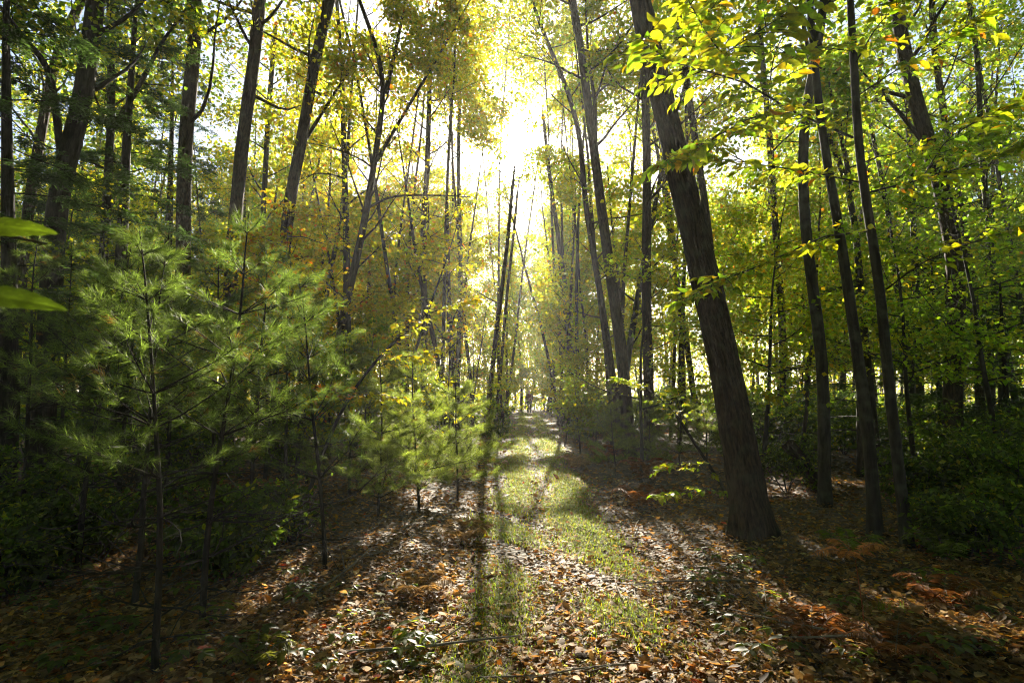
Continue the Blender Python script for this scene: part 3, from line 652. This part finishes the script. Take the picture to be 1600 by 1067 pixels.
# ------------------------------------------------------------------ hemlocks (dark conifers)
def hemlock(label, px, Y, H, seed, z0=.8, n=60, spread=2.6, tint=(.028, .055, .016)):
    g = np.random.default_rng(seed); T, C = Acc(), Acc()
    x = (px - 800) / F * Y; b = np.array([x, Y, h1(x, Y)])
    P = wander(b - [0, 0, .1], (g.normal(0, .03), 0, 1), H, 12, g, .03); T.tube(P, np.linspace(.012 * H + .02, .012, 13), 10, 0, .05, seed)
    pos, dr = [], []
    for i in range(n):
        z = z0 + (H - z0) * (i + g.random()) / n; t = z / H; p0 = interp(P, min(t, .99)); az = i * 2.4 + g.normal(0, .3)
        l = spread * (1 - .8 * t ** 1.2) * g.uniform(.7, 1.1); d = np.array([math.cos(az), math.sin(az), g.uniform(-.05, .2)])
        B = wander(p0, d, l, 6, g, .1, -.35); T.tube(B, np.linspace(.012, .003, 7), 4)
        for j in range(int(l * 9)):
            q = interp(B, g.uniform(.2, 1)); a2 = az + g.choice([-1, 1]) * g.uniform(.5, 1.1); d2 = np.array([math.cos(a2), math.sin(a2), g.uniform(-.35, 0)])
            S = wander(q, d2, g.uniform(.2, .5), 3, g, .15, -.1); T.tube(S, [.003, .0025, .002, .001], 3)
            for f in np.linspace(.1, 1, 9): pos.append(interp(S, f)); dr.append(d2)
    pos = np.repeat(np.array(pos), 7, 0); dr = np.repeat(np.array(dr), 7, 0); m = len(pos)
    pos = pos + g.normal(0, .03, (m, 3)); k = keep(pos, seed) | (pos[:, 0] < -3.2); pos, dr = pos[k], dr[k]; m = len(pos)
    side = np.cross(dr, [0, 0, 1.]); dd = dr * .6 + side * g.choice([-1, 1], (m, 1)) * g.uniform(.4, 1.2, (m, 1)) + g.normal(0, .15, (m, 3))
    C.leaves(pos, dd, np.array([0, 0, 1.]) + g.normal(0, .3, (m, 3)), .085 * g.uniform(.7, 1.3, m), np.array([tint]) * g.uniform(.6, 1.5, (m, 1)), (RHOMB[0] * [.42, 1, 1], RHOMB[1]))
    e = empty('hemlock_tree', b, label, 'tree'); T.obj('trunk', M_DARKBARK, e, loc=b); C.obj('crown', M_NEEDLE, e, smooth=False, loc=b)
hemlock('tall dark hemlock at the far left with drooping sprays', 25, 7.5, 9, 41, 1.2)
hemlock('dark hemlock between the two leftmost thick trunks', 190, 10.5, 11, 42, 1.5)
hemlock('hemlock with thin sprays behind the upright grey trunk at left', 255, 15, 12, 43, 2.5)
hemlock('black green hemlock behind the slim maples at right', 1335, 11, 4.2, 44, .5, 34, 1.9)
hemlock('low dark hemlock at the right edge', 1570, 9.5, 3.6, 45, .4, 34, 1.8)
hemlock('dark hemlock deep in shade right of the stout lichened trunk', 1465, 12, 4.6, 46, .5, 30, 1.9)

# ------------------------------------------------------------------ understory trees with flat leaf sprays
def small_tree(label, px, Y, H, seed, pal, group=None, lsize=.08, lpl=17, length=None, name='understory_tree', nl=None, lo=.3, w=.011):
    g = np.random.default_rng(seed); T, C = Acc(), Acc()
    x = (px - 800) / F * Y; b = np.array([x, Y, h1(x, Y)])
    P = wander(b - [0, 0, .1], (g.normal(0, .09), g.normal(0, .09), 1), H, 9, g, .07); R = np.linspace(w * H * .6 + .008, .005, 10)
    T.tube(P, R, 7, 0, .05, seed)
    crown(T, C, P, R, g, lo, 1, nl or int(8 + H * 1.6), length or (.5 + .2 * H), lsize, lpl, pal, .22, WIDE, (.0, .5), seed, 6, .1, .5)
    e = empty(name, b, label, 'tree', group); T.obj('trunk', M_SMOOTH, e, loc=b)
    if C.n: C.obj('crown', [M_LEAF, M_SMOOTH], e, smooth=False, loc=b)
US = [(470, 10.5, 5.5, dict(gold=3, y=3, o=.8, yg=2), 'understory maple with orange leaves beside the bent trunk'),
      (420, 9.5, 4.2, dict(gold=3, y=3, o=1.2, yg=1), 'low maple glowing orange just above the tall pine saplings'),
      (610, 11.5, 5.8, dict(y=4, gold=1, yg=3, o=.3), 'understory tree with golden leaves around the forked tree'),
      (700, 10.5, 2.6, dict(yg=3, y=2, g=1), 'low tree with flat yellow green sprays above the bright pines'),
      (560, 9.5, 2.7, dict(yg=3, g=2, y=1), 'low leafy tree left of the flat yellow green sprays'),
      (1000, 10, 4.4, dict(yg=3, lime=2, y=1), 'understory tree with lime leaves left of the thick leaning tree'),
      (1180, 9, 5.2, dict(yg=3, lime=3, y=1, gold=.4), 'understory tree with lime leaves just right of the thick leaning tree'),
      (1240, 11, 5.5, dict(yg=3, lime=2, y=1.5), 'taller understory tree behind the first slim tree at right'),
      (1420, 8.5, 4.8, dict(g=3, lime=3, yg=2), 'understory tree with fresh green leaves before the stout lichened trunk'),
      (1560, 7.5, 4.8, dict(g=4, lime=3, yg=1), 'leafy green tree filling the right edge'),
      (1500, 11, 6.5, dict(g=4, lime=3, yg=2), 'tall green understory tree in the upper right corner'),
      (230, 9, 4.8, dict(g=2, yg=3, y=1, dg=1), 'dim leafy tree between the upright grey trunk and the left hemlock'),
      (90, 14, 8.0, dict(g=2, yg=3, y=2), 'yellow green tree behind the leftmost trunks'),
      (340, 15, 8.5, dict(g=1, yg=3, y=3), 'yellow leaved tree between the upright and the knobbly trunk'),
      (880, 17, 3.2, dict(yg=3, y=2, lime=1), 'small lime leaved tree at the right verge near the walker'),
      (905, 14, 2.2, dict(yg=3, lime=2), 'little pale leaved sapling right of the path'),
      (735, 16, 3.4, dict(yg=3, g=2), 'small leafy tree left of the path end')]
for k, (px, Y, H, pal, lb) in enumerate(US): small_tree(lb, px, Y, H, 200 + k, pal, None, .075 if Y > 9 else .07)
# shrubs in the shade
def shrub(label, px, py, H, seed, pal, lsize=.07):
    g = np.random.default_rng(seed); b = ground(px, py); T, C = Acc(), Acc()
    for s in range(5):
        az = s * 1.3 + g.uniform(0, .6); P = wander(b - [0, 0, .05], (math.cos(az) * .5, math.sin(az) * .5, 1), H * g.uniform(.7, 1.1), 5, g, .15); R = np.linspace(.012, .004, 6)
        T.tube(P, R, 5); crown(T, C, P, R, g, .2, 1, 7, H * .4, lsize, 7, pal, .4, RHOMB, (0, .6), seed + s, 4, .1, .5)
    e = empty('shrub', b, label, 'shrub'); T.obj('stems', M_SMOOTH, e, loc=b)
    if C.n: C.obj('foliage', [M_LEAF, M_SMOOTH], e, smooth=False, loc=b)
SH = [(1200, 730, 1.3, 'leafy shrub right behind the thick leaning tree'), (1250, 720, 1.5, 'leafy shrub left of the first slim tree at right'), (1400, 740, 1.4, 'shaded shrub behind the beech sapling'),
      (1480, 760, 1.3, 'shaded green shrub below the stout lichened trunk'), (1545, 790, 1.2, 'dark shrub at lower right'), (1590, 830, 1.0, 'dark shrub cut by the right edge'),
      (70, 850, 1.1, 'dark leafy shrub among the pines at far left'), (440, 740, 1.3, 'leafy shrub behind the tall pine saplings'), (1130, 700, .9, 'shrub with small leaves left of the thick leaning tree'),
      (905, 690, .8, 'low shrub beside the right verge'), (775, 690, .8, 'low shrub beside the left verge'), (1320, 720, 1.2, 'shrub between the two slim trees at right'),
      (150, 880, .8, 'low dim shrub at the foot of the thin crooked pine'), (280, 860, .8, 'low dim shrub between the bare pine stems'), (380, 900, .7, 'low shrub in front of the glowing pine'), (455, 850, .8, 'low shrub under the tall pine saplings'), (20, 930, .8, 'low dark shrub at the lower left edge'),
      (300, 770, 1.3, 'dark shrub deep behind the bare pine stems'), (200, 760, 1.4, 'dark shrub behind the dim pines at left'), (1440, 800, .9, 'low dim shrub right of the beech sapling'), (1515, 870, .8, 'low dim shrub in the right shade nearest the camera'), (1230, 770, .9, 'low shrub by the broken log')]
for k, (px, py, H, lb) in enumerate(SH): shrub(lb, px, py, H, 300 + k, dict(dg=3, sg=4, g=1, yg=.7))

# ------------------------------------------------------------------ trees deeper in the wood
g0 = np.random.default_rng(77); placed = []
def far_tree(k, x, Y, Ht, label, group, w, lo=.2, wide=1.0, lpl=15):
    g = np.random.default_rng(1000 + k); T, C = Acc(), Acc(); b = np.array([x, Y, h1(x, Y)])
    P = wander(b - [0, 0, .1], (g.normal(0, .06) - x * .0006, g.normal(0, .05), 1), Ht, 10, g, .05); R = np.linspace(w, w * .18, 11)
    T.tube(P, R, 7, 0, .06, k)
    ls = .112 + .003 * (Y - 12)
    crown(T, C, P, R, g, lo, 1, 19, (1.7 + .05 * Ht) * wide, ls, lpl, pal_at(800 + x / Y * F), .45, WIDE, (.15, .95), k, 6)
    e = empty('slender_tree', b, label, 'tree', group); T.obj('trunk', M_BARK if k % 3 else M_SMOOTH, e, loc=b)
    if C.n: C.obj('crown', [M_LEAF, M_SMOOTH], e, smooth=False, loc=b)
zones = [('left', 'slender tree deep in the wood left of the path, hazy and half hidden', 'slender trees deep in the wood left of the path'),
         ('right', 'slender tree deep in the wood right of the path, hazy and half hidden', 'slender trees deep in the wood right of the path')]
k = 0; tries = 0
while k < 150 and tries < 4000:
    tries += 1
    Y = g0.uniform(15, 46) if k > 40 else g0.uniform(14, 26); u = g0.uniform(-.98, .98); x = u * Y
    if abs(x - PATHX(Y)) < 1.5 or any((x - a) ** 2 + (Y - b) ** 2 < 1.7 for a, b in placed): continue
    if Y < 32 and 725 < 800 + x / Y * F < 835: continue
    placed.append((x, Y)); z = zones[0 if x < PATHX(Y) else 1]
    far_tree(k, x, Y, g0.uniform(9, 19), z[1], z[2], g0.uniform(.05, .13)); k += 1
for k, (px, Y, Ht) in enumerate([(770, 40, 16), (858, 27, 13), (872, 33, 15), (846, 38, 16), (884, 22, 11), (838, 45, 17), (815, 48, 15), (866, 44, 14), (792, 42, 16), (900, 29, 15), (828, 52, 18), (780, 50, 17), (850, 58, 19), (806, 60, 19), (840, 24, 21), (868, 30, 24), (716, 30, 23), (815, 40, 27), (892, 36, 26), (790, 46, 30)]):
    x = (px - 800) / F * Y; c = x - PATHX(Y)
    if Y < 47 and abs(c) < 1.35: x = PATHX(Y) + math.copysign(1.35 + .02 * k, c)
    z = zones[0 if x < PATHX(Y) else 1]; far_tree(600 + k, x, Y, Ht, z[1], z[2], .06 + .0012 * Y)
for k, (px, Y, Ht, wd) in enumerate([(690, 18, 18, 1.5), (905, 19, 19, 1.5), (742, 22, 21, 1.5), (858, 25, 23, 1.6), (640, 16, 17, 1.4), (960, 17, 17, 1.4), (815, 30, 27, 1.5)]):
    x = (px - 800) / F * Y; c = x - PATHX(Y)
    if abs(c) < 1.35: x = PATHX(Y) + math.copysign(1.4, c)
    z = zones[0 if x < PATHX(Y) else 1]; far_tree(650 + k, x, Y, Ht, z[1], z[2], .055 + .001 * Y, .5, wd, 20)
k = 0
while k < 46:
    Y = g0.uniform(16, 44); x = g0.uniform(-.95, .95) * Y
    if abs(x - PATHX(Y)) < 1.6: continue
    px = 800 + x / Y * F
    s = 'left' if x < PATHX(Y) else 'right'
    small_tree('small leafy understory tree far in the wood on the %s' % s, px, Y, g0.uniform(2.5, 6), 500 + k, pal_at(px), 'small understory trees far in the wood on the %s' % s, .075 + .002 * (Y - 10), 7); k += 1

for k, (px, Y, H) in enumerate([(812, 47, 4), (850, 46, 3.5), (795, 44, 3), (835, 50, 5), (870, 45, 4), (775, 46, 4.5), (822, 54, 7), (845, 56, 8)]):
    small_tree('small leafy tree closing the far end of the path behind the walker', px, Y, H, 700 + k, dict(yg=3, y=2, g=2), 'small trees closing the far end of the path', .16, 14)
g1 = np.random.default_rng(55)
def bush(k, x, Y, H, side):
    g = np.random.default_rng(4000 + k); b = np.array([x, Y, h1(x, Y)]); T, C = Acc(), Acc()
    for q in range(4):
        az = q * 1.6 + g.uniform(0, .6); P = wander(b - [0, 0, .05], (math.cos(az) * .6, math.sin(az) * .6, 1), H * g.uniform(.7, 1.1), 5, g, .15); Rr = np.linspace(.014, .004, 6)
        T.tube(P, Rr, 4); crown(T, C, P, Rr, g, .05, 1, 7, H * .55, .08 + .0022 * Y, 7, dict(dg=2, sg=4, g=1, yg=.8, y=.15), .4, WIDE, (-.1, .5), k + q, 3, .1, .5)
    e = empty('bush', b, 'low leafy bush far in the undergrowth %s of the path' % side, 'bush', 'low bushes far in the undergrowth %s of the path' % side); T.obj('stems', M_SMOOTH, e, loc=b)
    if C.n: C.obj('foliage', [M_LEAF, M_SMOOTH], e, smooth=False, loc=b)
k = 0
while k < 140:
    Y = g1.uniform(11, 46) if k < 85 else g1.uniform(30, 48); x = g1.uniform(-.98, .98) * Y
    if abs(x - PATHX(Y)) < 1.5 + (.6 if Y < 20 else 0): continue
    bush(k, x, Y, g1.uniform(.9, 2.0), 'left' if x < PATHX(Y) else 'right'); k += 1
# far wood that reads as one mass, plus unseen leaves added against skylight
A = Acc(); g = np.random.default_rng(9)
for i in range(190):
    Y = g.uniform(47, 95); x = g.uniform(-.98, .98) * Y; H = g.uniform(11, 22); r = g.uniform(.06, .16)
    P = wander((x, Y, h1(x, Y) - .2), (g.normal(0, .06), 0, 1), H, 7, g, .05); A.tube(P, np.linspace(r, r * .25, 8), 5, 1)
    for j in range(5):
        q = interp(P, g.uniform(.35, .9)); az = g.uniform(0, 6.3); A.tube(wander(q, (math.cos(az), math.sin(az), .9), g.uniform(1.5, 3.5), 4, g, .2), [.04, .03, .02, .015, .01], 3, 1)
n = 110000; Y = g.uniform(46, 95, n); x = g.uniform(-1, 1, n) * Y; z = 22 * g.beta(1.0, 1.6, n)
cl = np.sin(.55 * x + 1.3 * np.sin(.4 * z)) * np.sin(.6 * z + .3 * Y) + .4 * np.sin(1.7 * x + .9 * z)
k = g.random(n) < np.clip(.5 + .55 * cl + .35 * (np.abs(x) < 7), .06, 1); Y, x, z = Y[k], x[k], z[k]; n = len(x)
pos = np.stack([x, Y, z], 1); k = keep(pos, 5) | (pos[:, 2] < np.maximum(8, (pos[:, 1] - 21) / 2.25)); pos = pos[k]; n = len(pos)
n2 = 26000; Y2 = g.uniform(46, 95, n2); pos = np.concatenate([pos, np.stack([g.uniform(-1, 1, n2) * Y2, Y2, 4.5 * g.random(n2) ** 1.4 + .1], 1)]); n = len(pos)
A.leaves(pos, g.normal(0, 1, (n, 3)), np.array([0, -.3, 1.]) + g.normal(0, .7, (n, 3)), g.uniform(.18, .36, n), palette(n, dict(g=2, yg=4, y=3, gold=1), g), WIDE, 0)
n = 60000; th = g.uniform(math.radians(48), math.radians(312), n); r = g.uniform(11, 30, n); z = 18 * g.beta(1.1, 1.2, n)  # unseen leaves beside and behind the camera, added to block sky light
pos = np.stack([r * np.sin(th), r * np.cos(th), z], 1)
pos = pos[(np.abs(pos[:, 0]) > np.maximum(pos[:, 1], 0) * 1.2 + 2)]
n3 = 30000; ov = np.stack([g.uniform(-14, 14, n3), g.uniform(-14, 14, n3), g.uniform(11, 17, n3)], 1); pos = np.concatenate([pos, ov[ov[:, 2] - 1.6 > .95 * ov[:, 1] + .2 * np.abs(ov[:, 0])]]); n = len(pos)  # more unseen leaves overhead, added to deepen the shade below
A.leaves(pos, g.normal(0, 1, (n, 3)), np.array([0, 0, 1.]) + g.normal(0, .8, (n, 3)), g.uniform(.3, .6, n), palette(n, dict(g=3, dg=3, yg=1), g), WIDE, 0)
tag(A.obj('far_wood_and_sky_blocker', [M_LEAF, M_BARK], smooth=False), 'distant wood of thin trunks and yellow green leaves closing the view, with unseen leaves added around the camera to block skylight', 'wood', kind='stuff')

# ------------------------------------------------------------------ ferns, low plants, sticks
def frond(acc, P, g, wid, tint, pairs=20):
    acc.tube(P, np.linspace(.0025, .0008, len(P)), 4, 1)
    pos, dd, sz = [], [], []
    for i in range(pairs):
        t = .18 + .8 * i / pairs; p = interp(P, t); d = interp(P, min(t + .05, 1)) - interp(P, max(t - .05, 0)); d /= np.linalg.norm(d)
        s = np.cross(d, [0, 0, 1.]); s /= np.linalg.norm(s) + 1e-6; l = wid * math.sin(min(1, (1 - t) * 1.25 + .08) * 1.57) * g.uniform(.85, 1.1)
        for sg in (-1, 1):
            ax = s * sg * .95 + d * .35 + np.array([0, 0, g.normal(-.1, .12)])
            pos.append(p); dd.append(ax + np.array([0, 0, -.12])); sz.append(l)
    n = len(pos); acc.leaves(np.array(pos), np.array(dd), np.array([0, 0, 1.]) + g.normal(0, .25, (n, 3)), np.array(sz) + .01, np.array([tint]) * g.uniform(.6, 1.35, (n, 1)), (RHOMB[0] * [.42, 1, 1.5], RHOMB[1]))
def fern(label, px, py, H, R, tint, seed, nf=5):
    g = np.random.default_rng(seed); b = ground(px, py); C = Acc()
    for i in range(nf):
        az = i * 6.28 / nf + g.uniform(-.3, .3); t = np.linspace(0, 1, 8)[:, None]; d = np.array([math.cos(az), math.sin(az), 0])
        P = b + d * R * t + np.array([0, 0, 1]) * H * np.sin(t * 2.2) ; frond(C, P, g, R * .36, tint)
    tag(C.obj('fern', [M_LITTER if tint[0] > tint[1] else M_LEAF, M_STICK], smooth=False, loc=b), label, 'fern')
def bracken(label, foot, H, seed):
    g = np.random.default_rng(seed); b = ground(*foot); e = empty('bracken_fern', b, label, 'fern'); T, C = Acc(), Acc()
    top = b + np.array([-.03, 0, H]); T.tube(np.array([b - [0, 0, .03], b + [0, 0, H * .3], b + [-.015, 0, H * .65], top]), [.004, .0035, .003, .0025], 6)
    for dx, dy, dz, w in ((-.26, .02, .02, .085), (.10, -.10, .10, .09), (.22, .06, .07, .085), (-.10, .14, .09, .08), (-.14, -.12, .04, .07)):
        t = np.linspace(0, 1, 8)[:, None]; P = top + np.array([dx, dy, dz]) * t + np.array([0, 0, .05]) * np.sin(t * 3.14); frond(C, P, g, w, (.40, .21, .07), 14)
    T.obj('stem', leaf_mat('fern_stem', .2, (1.5, 1.2, 1)), e, loc=b); e.children[0].data.attributes['tint'].data.foreach_set('color', np.tile([.30, .07, .02, 1], len(e.children[0].data.polygons)).astype(np.float32))
    C.obj('fronds', [M_LITTER, M_STICK], e, smooth=False, loc=b)
bracken('rusty bracken on a thin orange stem standing alone at right', (1350, 985), .42, 61)
RUST, PALE, GRN = (.19, .085, .03), (.28, .20, .10), (.05, .075, .018)
for k, (px, py, H, R, t, lb) in enumerate([
    (945, 722, .35, .55, RUST, 'rust brown fern at the right verge by the small pines'), (1000, 800, .32, .4, RUST, 'withered red brown fern below the small dark pine'),
    (905, 735, .3, .5, PALE, 'pale dry fern at the right verge'), (722, 752, .22, .45, PALE, 'pale curled fern at the left verge'), (720, 850, .2, .4, PALE, 'straw coloured fern left of the path near the bright pines'),
    (655, 935, .16, .3, PALE, 'straw coloured fern in the sunlit litter at lower left'), (1270, 1000, .14, .26, RUST, 'brown crumpled fern in the lower right sun patch'), (1400, 1030, .14, .26, RUST, 'brown fern nearest the lower right corner'),
    (1010, 760, .45, .5, RUST, 'upright brown fern beneath the straight trunk'), (400, 1040, .12, .22, (.07, .075, .03), 'yellow green fern at lower left'), (1475, 955, .2, .3, RUST, 'brown fern in the right shade beyond the sun patch'), (1330, 870, .2, .3, GRN, 'green fern behind the rusty bracken'), (1480, 880, .24, .36, GRN, 'dim green fern right of the beech sapling')]):
    fern(lb, px, py, H, R, t, 70 + k, 6)

def plant_proto(seed, tint):
    g = np.random.default_rng(seed); C = Acc(); pos, dd = [], []
    for i in range(5):
        az = i * 1.26 + g.uniform(-.3, .3); P = wander((0, 0, -.01), (math.cos(az) * .6, math.sin(az) * .6, 1), g.uniform(.08, .16), 3, g, .1); C.tube(P, [.0016, .0014, .0012, .001], 3, 1)
        for j in range(3): a2 = az + (j - 1) * 1.2; pos.append(P[-1]); dd.append((math.cos(a2), math.sin(a2), -.15))
    n = len(pos); C.leaves(np.array(pos), np.array(dd, float), np.array([0, 0, 1.]) + g.normal(0, .2, (n, 3)), g.uniform(.05, .085, n), np.array([tint]) * g.uniform(.7, 1.3, (n, 1)), OVATE)
    return C.mesh('woodland_plant', [M_LEAF, M_STICK], False)
PM = [plant_proto(81, (.06, .09, .03)), plant_proto(82, (.08, .11, .03)), plant_proto(83, (.05, .08, .03))]
def scatter_obj(name, meshes, spots, label, cat, group, srange, seed):
    g = np.random.default_rng(seed)
    for i, (px, py) in enumerate(spots):
        o = bpy.data.objects.new(name, meshes[i % len(meshes)]); COL.objects.link(o); o.location = tuple(ground(px, py) + [0, 0, .012])
        o.rotation_euler = (0, 0, g.uniform(0, 6.3)); s = g.uniform(*srange); o.scale = (s, s, s); tag(o, label, cat, group)
g = np.random.default_rng(12)
SPL = [(px, py) for px, py in zip(g.uniform(20, 690, 46), g.uniform(900, 1062, 46))]
SPR = [(px, py) for px, py in zip(g.uniform(1080, 1590, 34), g.uniform(860, 1062, 34))]
scatter_obj('woodland_plant', PM, SPL, 'low green woodland plant in the leaf litter left of the path', 'plant', 'low plants left of the path', (.6, 1.2), 1)
scatter_obj('woodland_plant', PM, SPR, 'low green woodland plant in the leaf litter right of the path', 'plant', 'low plants right of the path', (.6, 1.2), 2)
# bright tuft
A = Acc(); g = np.random.default_rng(13); b = ground(1383, 962)
def tuftspot(n, y0, y1, g): return b[0] + g.normal(0, .05, n), b[1] + g.normal(0, .05, n)
blades(160, 1, 2, .12, .002, g, tuftspot)
tag(A.obj('grass_tuft', M_GRASS, smooth=False, loc=b), 'small bright green grass tuft right of the rusty bracken', 'grass tuft')

def stick_mesh(seed):
    g = np.random.default_rng(seed); T = Acc(); P = wander((0, 0, 0), (1, 0, 0), 1, 7, g, .1); P[:, 2] = np.abs(P[:, 2]) * .3; T.tube(P, np.linspace(.010, .004, 8), 6, 0, .05, seed, True)
    for j in range(2): q = interp(P, g.uniform(.3, .8)); T.tube(wander(q, (1, g.choice([-1, 1]) * .8, .25), .3, 3, g, .1), [.005, .004, .003, .002], 4)
    return T.mesh('fallen_stick', [M_STICK])
SM = [stick_mesh(s) for s in (91, 92, 93, 94, 95)]
g = np.random.default_rng(14)
scatter_obj('fallen_stick', SM, [(px, py) for px, py in zip(g.uniform(30, 640, 40), g.uniform(830, 1060, 40))], 'thin fallen stick lying in the litter under the left pines', 'stick', 'fallen sticks under the left pines', (.3, 1.3), 3)
scatter_obj('fallen_stick', SM, [(px, py) for px, py in zip(g.uniform(950, 1560, 34), g.uniform(790, 1060, 34))], 'thin fallen stick lying in the litter right of the path', 'stick', 'fallen sticks right of the path', (.3, 1.2), 4)
T = Acc(); b = ground(1282, 770); P = np.array([b + [.12, 0, -.08], b + [0, .05, .15], b + [-.2, .15, .45], b + [-.36, .25, .72]]); g = np.random.default_rng(15)
T.tube(P, [.13, .12, .11, .10], 12, 0, .12, 5, True)
tag(T.obj('leaning_log', M_BARK, loc=b), 'dark broken log leaning against the first slim tree at right', 'log')

# ------------------------------------------------------------------ person on the path
def plain(name, c, rough=.8):
    m, n, l, o = mat(name); p = n.new('ShaderNodeBsdfPrincipled'); p.inputs[0].default_value = (*c, 1); p.inputs['Roughness'].default_value = rough
    nz = n.new('ShaderNodeTexNoise'); nz.inputs['Scale'].default_value = 40; bm = n.new('ShaderNodeBump'); bm.inputs['Strength'].default_value = .2; l.new(nz.outputs[0], bm.inputs['Height']); l.new(bm.outputs[0], p.inputs['Normal'])
    l.new(p.outputs[0], o.inputs[0]); return m
def skin(name, pts, edges, m, parent, root=0, sub=2):
    me = bpy.data.meshes.new(name); me.from_pydata([p[:3] for p in pts], edges, []); o = bpy.data.objects.new(name, me); COL.objects.link(o); o.parent = parent
    md = o.modifiers.new('skin', 'SKIN'); sv = me.skin_vertices[0].data
    for i, p in enumerate(pts): r = p[3]; sv[i].radius = r if isinstance(r, tuple) else (r, r)
    sv[root].use_root = True; md.use_smooth_shade = True
    s = o.modifiers.new('sub', 'SUBSURF'); s.levels = sub; s.render_levels = sub; me.materials.append(m); return o
pb = ground(827, 647)
pe = empty('person', pb, 'person in dark trousers and a dark red jacket standing far down the path', 'person')
pe.rotation_euler = (0, 0, math.radians(10))
B = [(0, 0, .93, .13), (0, .01, 1.12, .12), (0, .01, 1.32, .15), (0, 0, 1.46, .075), (0, -.01, 1.53, .05), (0, -.02, 1.60, .075), (0, -.02, 1.68, .085), (0, -.01, 1.75, .055),
     (.09, 0, .88, .085), (.10, -.01, .50, .06), (.10, .01, .10, .042), (.11, -.10, .04, .035), (-.09, 0, .88, .085), (-.10, -.02, .50, .06), (-.10, 0, .10, .042), (-.12, -.11, .04, .035),
     (.19, 0, 1.40, .06), (.25, .02, 1.14, .045), (.20, -.14, 1.02, .034), (.15, -.20, 1.05, .028), (-.19, 0, 1.40, .06), (-.25, .02, 1.14, .045), (-.20, -.14, 1.02, .034), (-.15, -.20, 1.05, .028)]
E = [(0, 1), (1, 2), (2, 3), (3, 4), (4, 5), (5, 6), (6, 7), (0, 8), (8, 9), (9, 10), (10, 11), (0, 12), (12, 13), (13, 14), (14, 15), (2, 16), (16, 17), (17, 18), (18, 19), (2, 20), (20, 21), (21, 22), (22, 23)]
for i, s in ((19, 1), (23, -1)):
    for f in range(4): B.append((s * (.11 - .012 * f), -.25 + .006 * f, 1.07 - .018 * f, .009)); E.append((i, len(B) - 1))
    B.append((s * .14, -.21, 1.11, .010)); E.append((i, len(B) - 1))
skin('body', B, E, plain('skin', (.35, .22, .16)), pe)
skin('jacket', [(0, .0, .86, .165), (0, .01, 1.1, .155), (0, .01, 1.33, .18), (0, 0, 1.47, .085), (.20, 0, 1.41, .08), (.265, .02, 1.14, .063), (.215, -.12, 1.03, .05), (-.20, 0, 1.41, .08), (-.265, .02, 1.14, .063), (-.215, -.12, 1.03, .05)],
     [(0, 1), (1, 2), (2, 3), (2, 4), (4, 5), (5, 6), (2, 7), (7, 8), (8, 9)], plain('jacket_cloth', (.10, .02, .022)), pe)
skin('trousers', [(0, 0, .92, .145), (.09, 0, .85, .105), (.10, -.01, .5, .08), (.10, .01, .08, .065), (-.09, 0, .85, .105), (-.10, -.02, .5, .08), (-.10, 0, .08, .065)], [(0, 1), (1, 2), (2, 3), (0, 4), (4, 5), (5, 6)], plain('dark_cloth', (.02, .022, .03)), pe)
skin('hair', [(0, .015, 1.62, .07), (0, .015, 1.69, .09), (0, 0, 1.755, .07)], [(0, 1), (1, 2)], plain('hair', (.02, .014, .01)), pe)

# ------------------------------------------------------------------ haze
HAZE = 0.0009
if HAZE > 0:
    A = Acc(); x0, x1, y0, y1, z0, z1 = -620, 620, -70, 920, -2.0, 26.0
    V = [(x, y, z) for z in (z0, z1) for y in (y0, y1) for x in (x0, x1)]
    A.add(V, [(0, 2, 3, 1), (4, 5, 7, 6), (0, 1, 5, 4), (2, 6, 7, 3), (0, 4, 6, 2), (1, 3, 7, 5)])
    m, n, l, o = mat('haze_air'); p = n.new('ShaderNodeVolumePrincipled'); p.inputs['Color'].default_value = (.96, .97, 1, 1)
    p.inputs['Density'].default_value = HAZE; p.inputs['Anisotropy'].default_value = .5; l.new(p.outputs[0], o.inputs['Volume'])
    tag(A.obj('haze', m, smooth=False), kind='stuff')
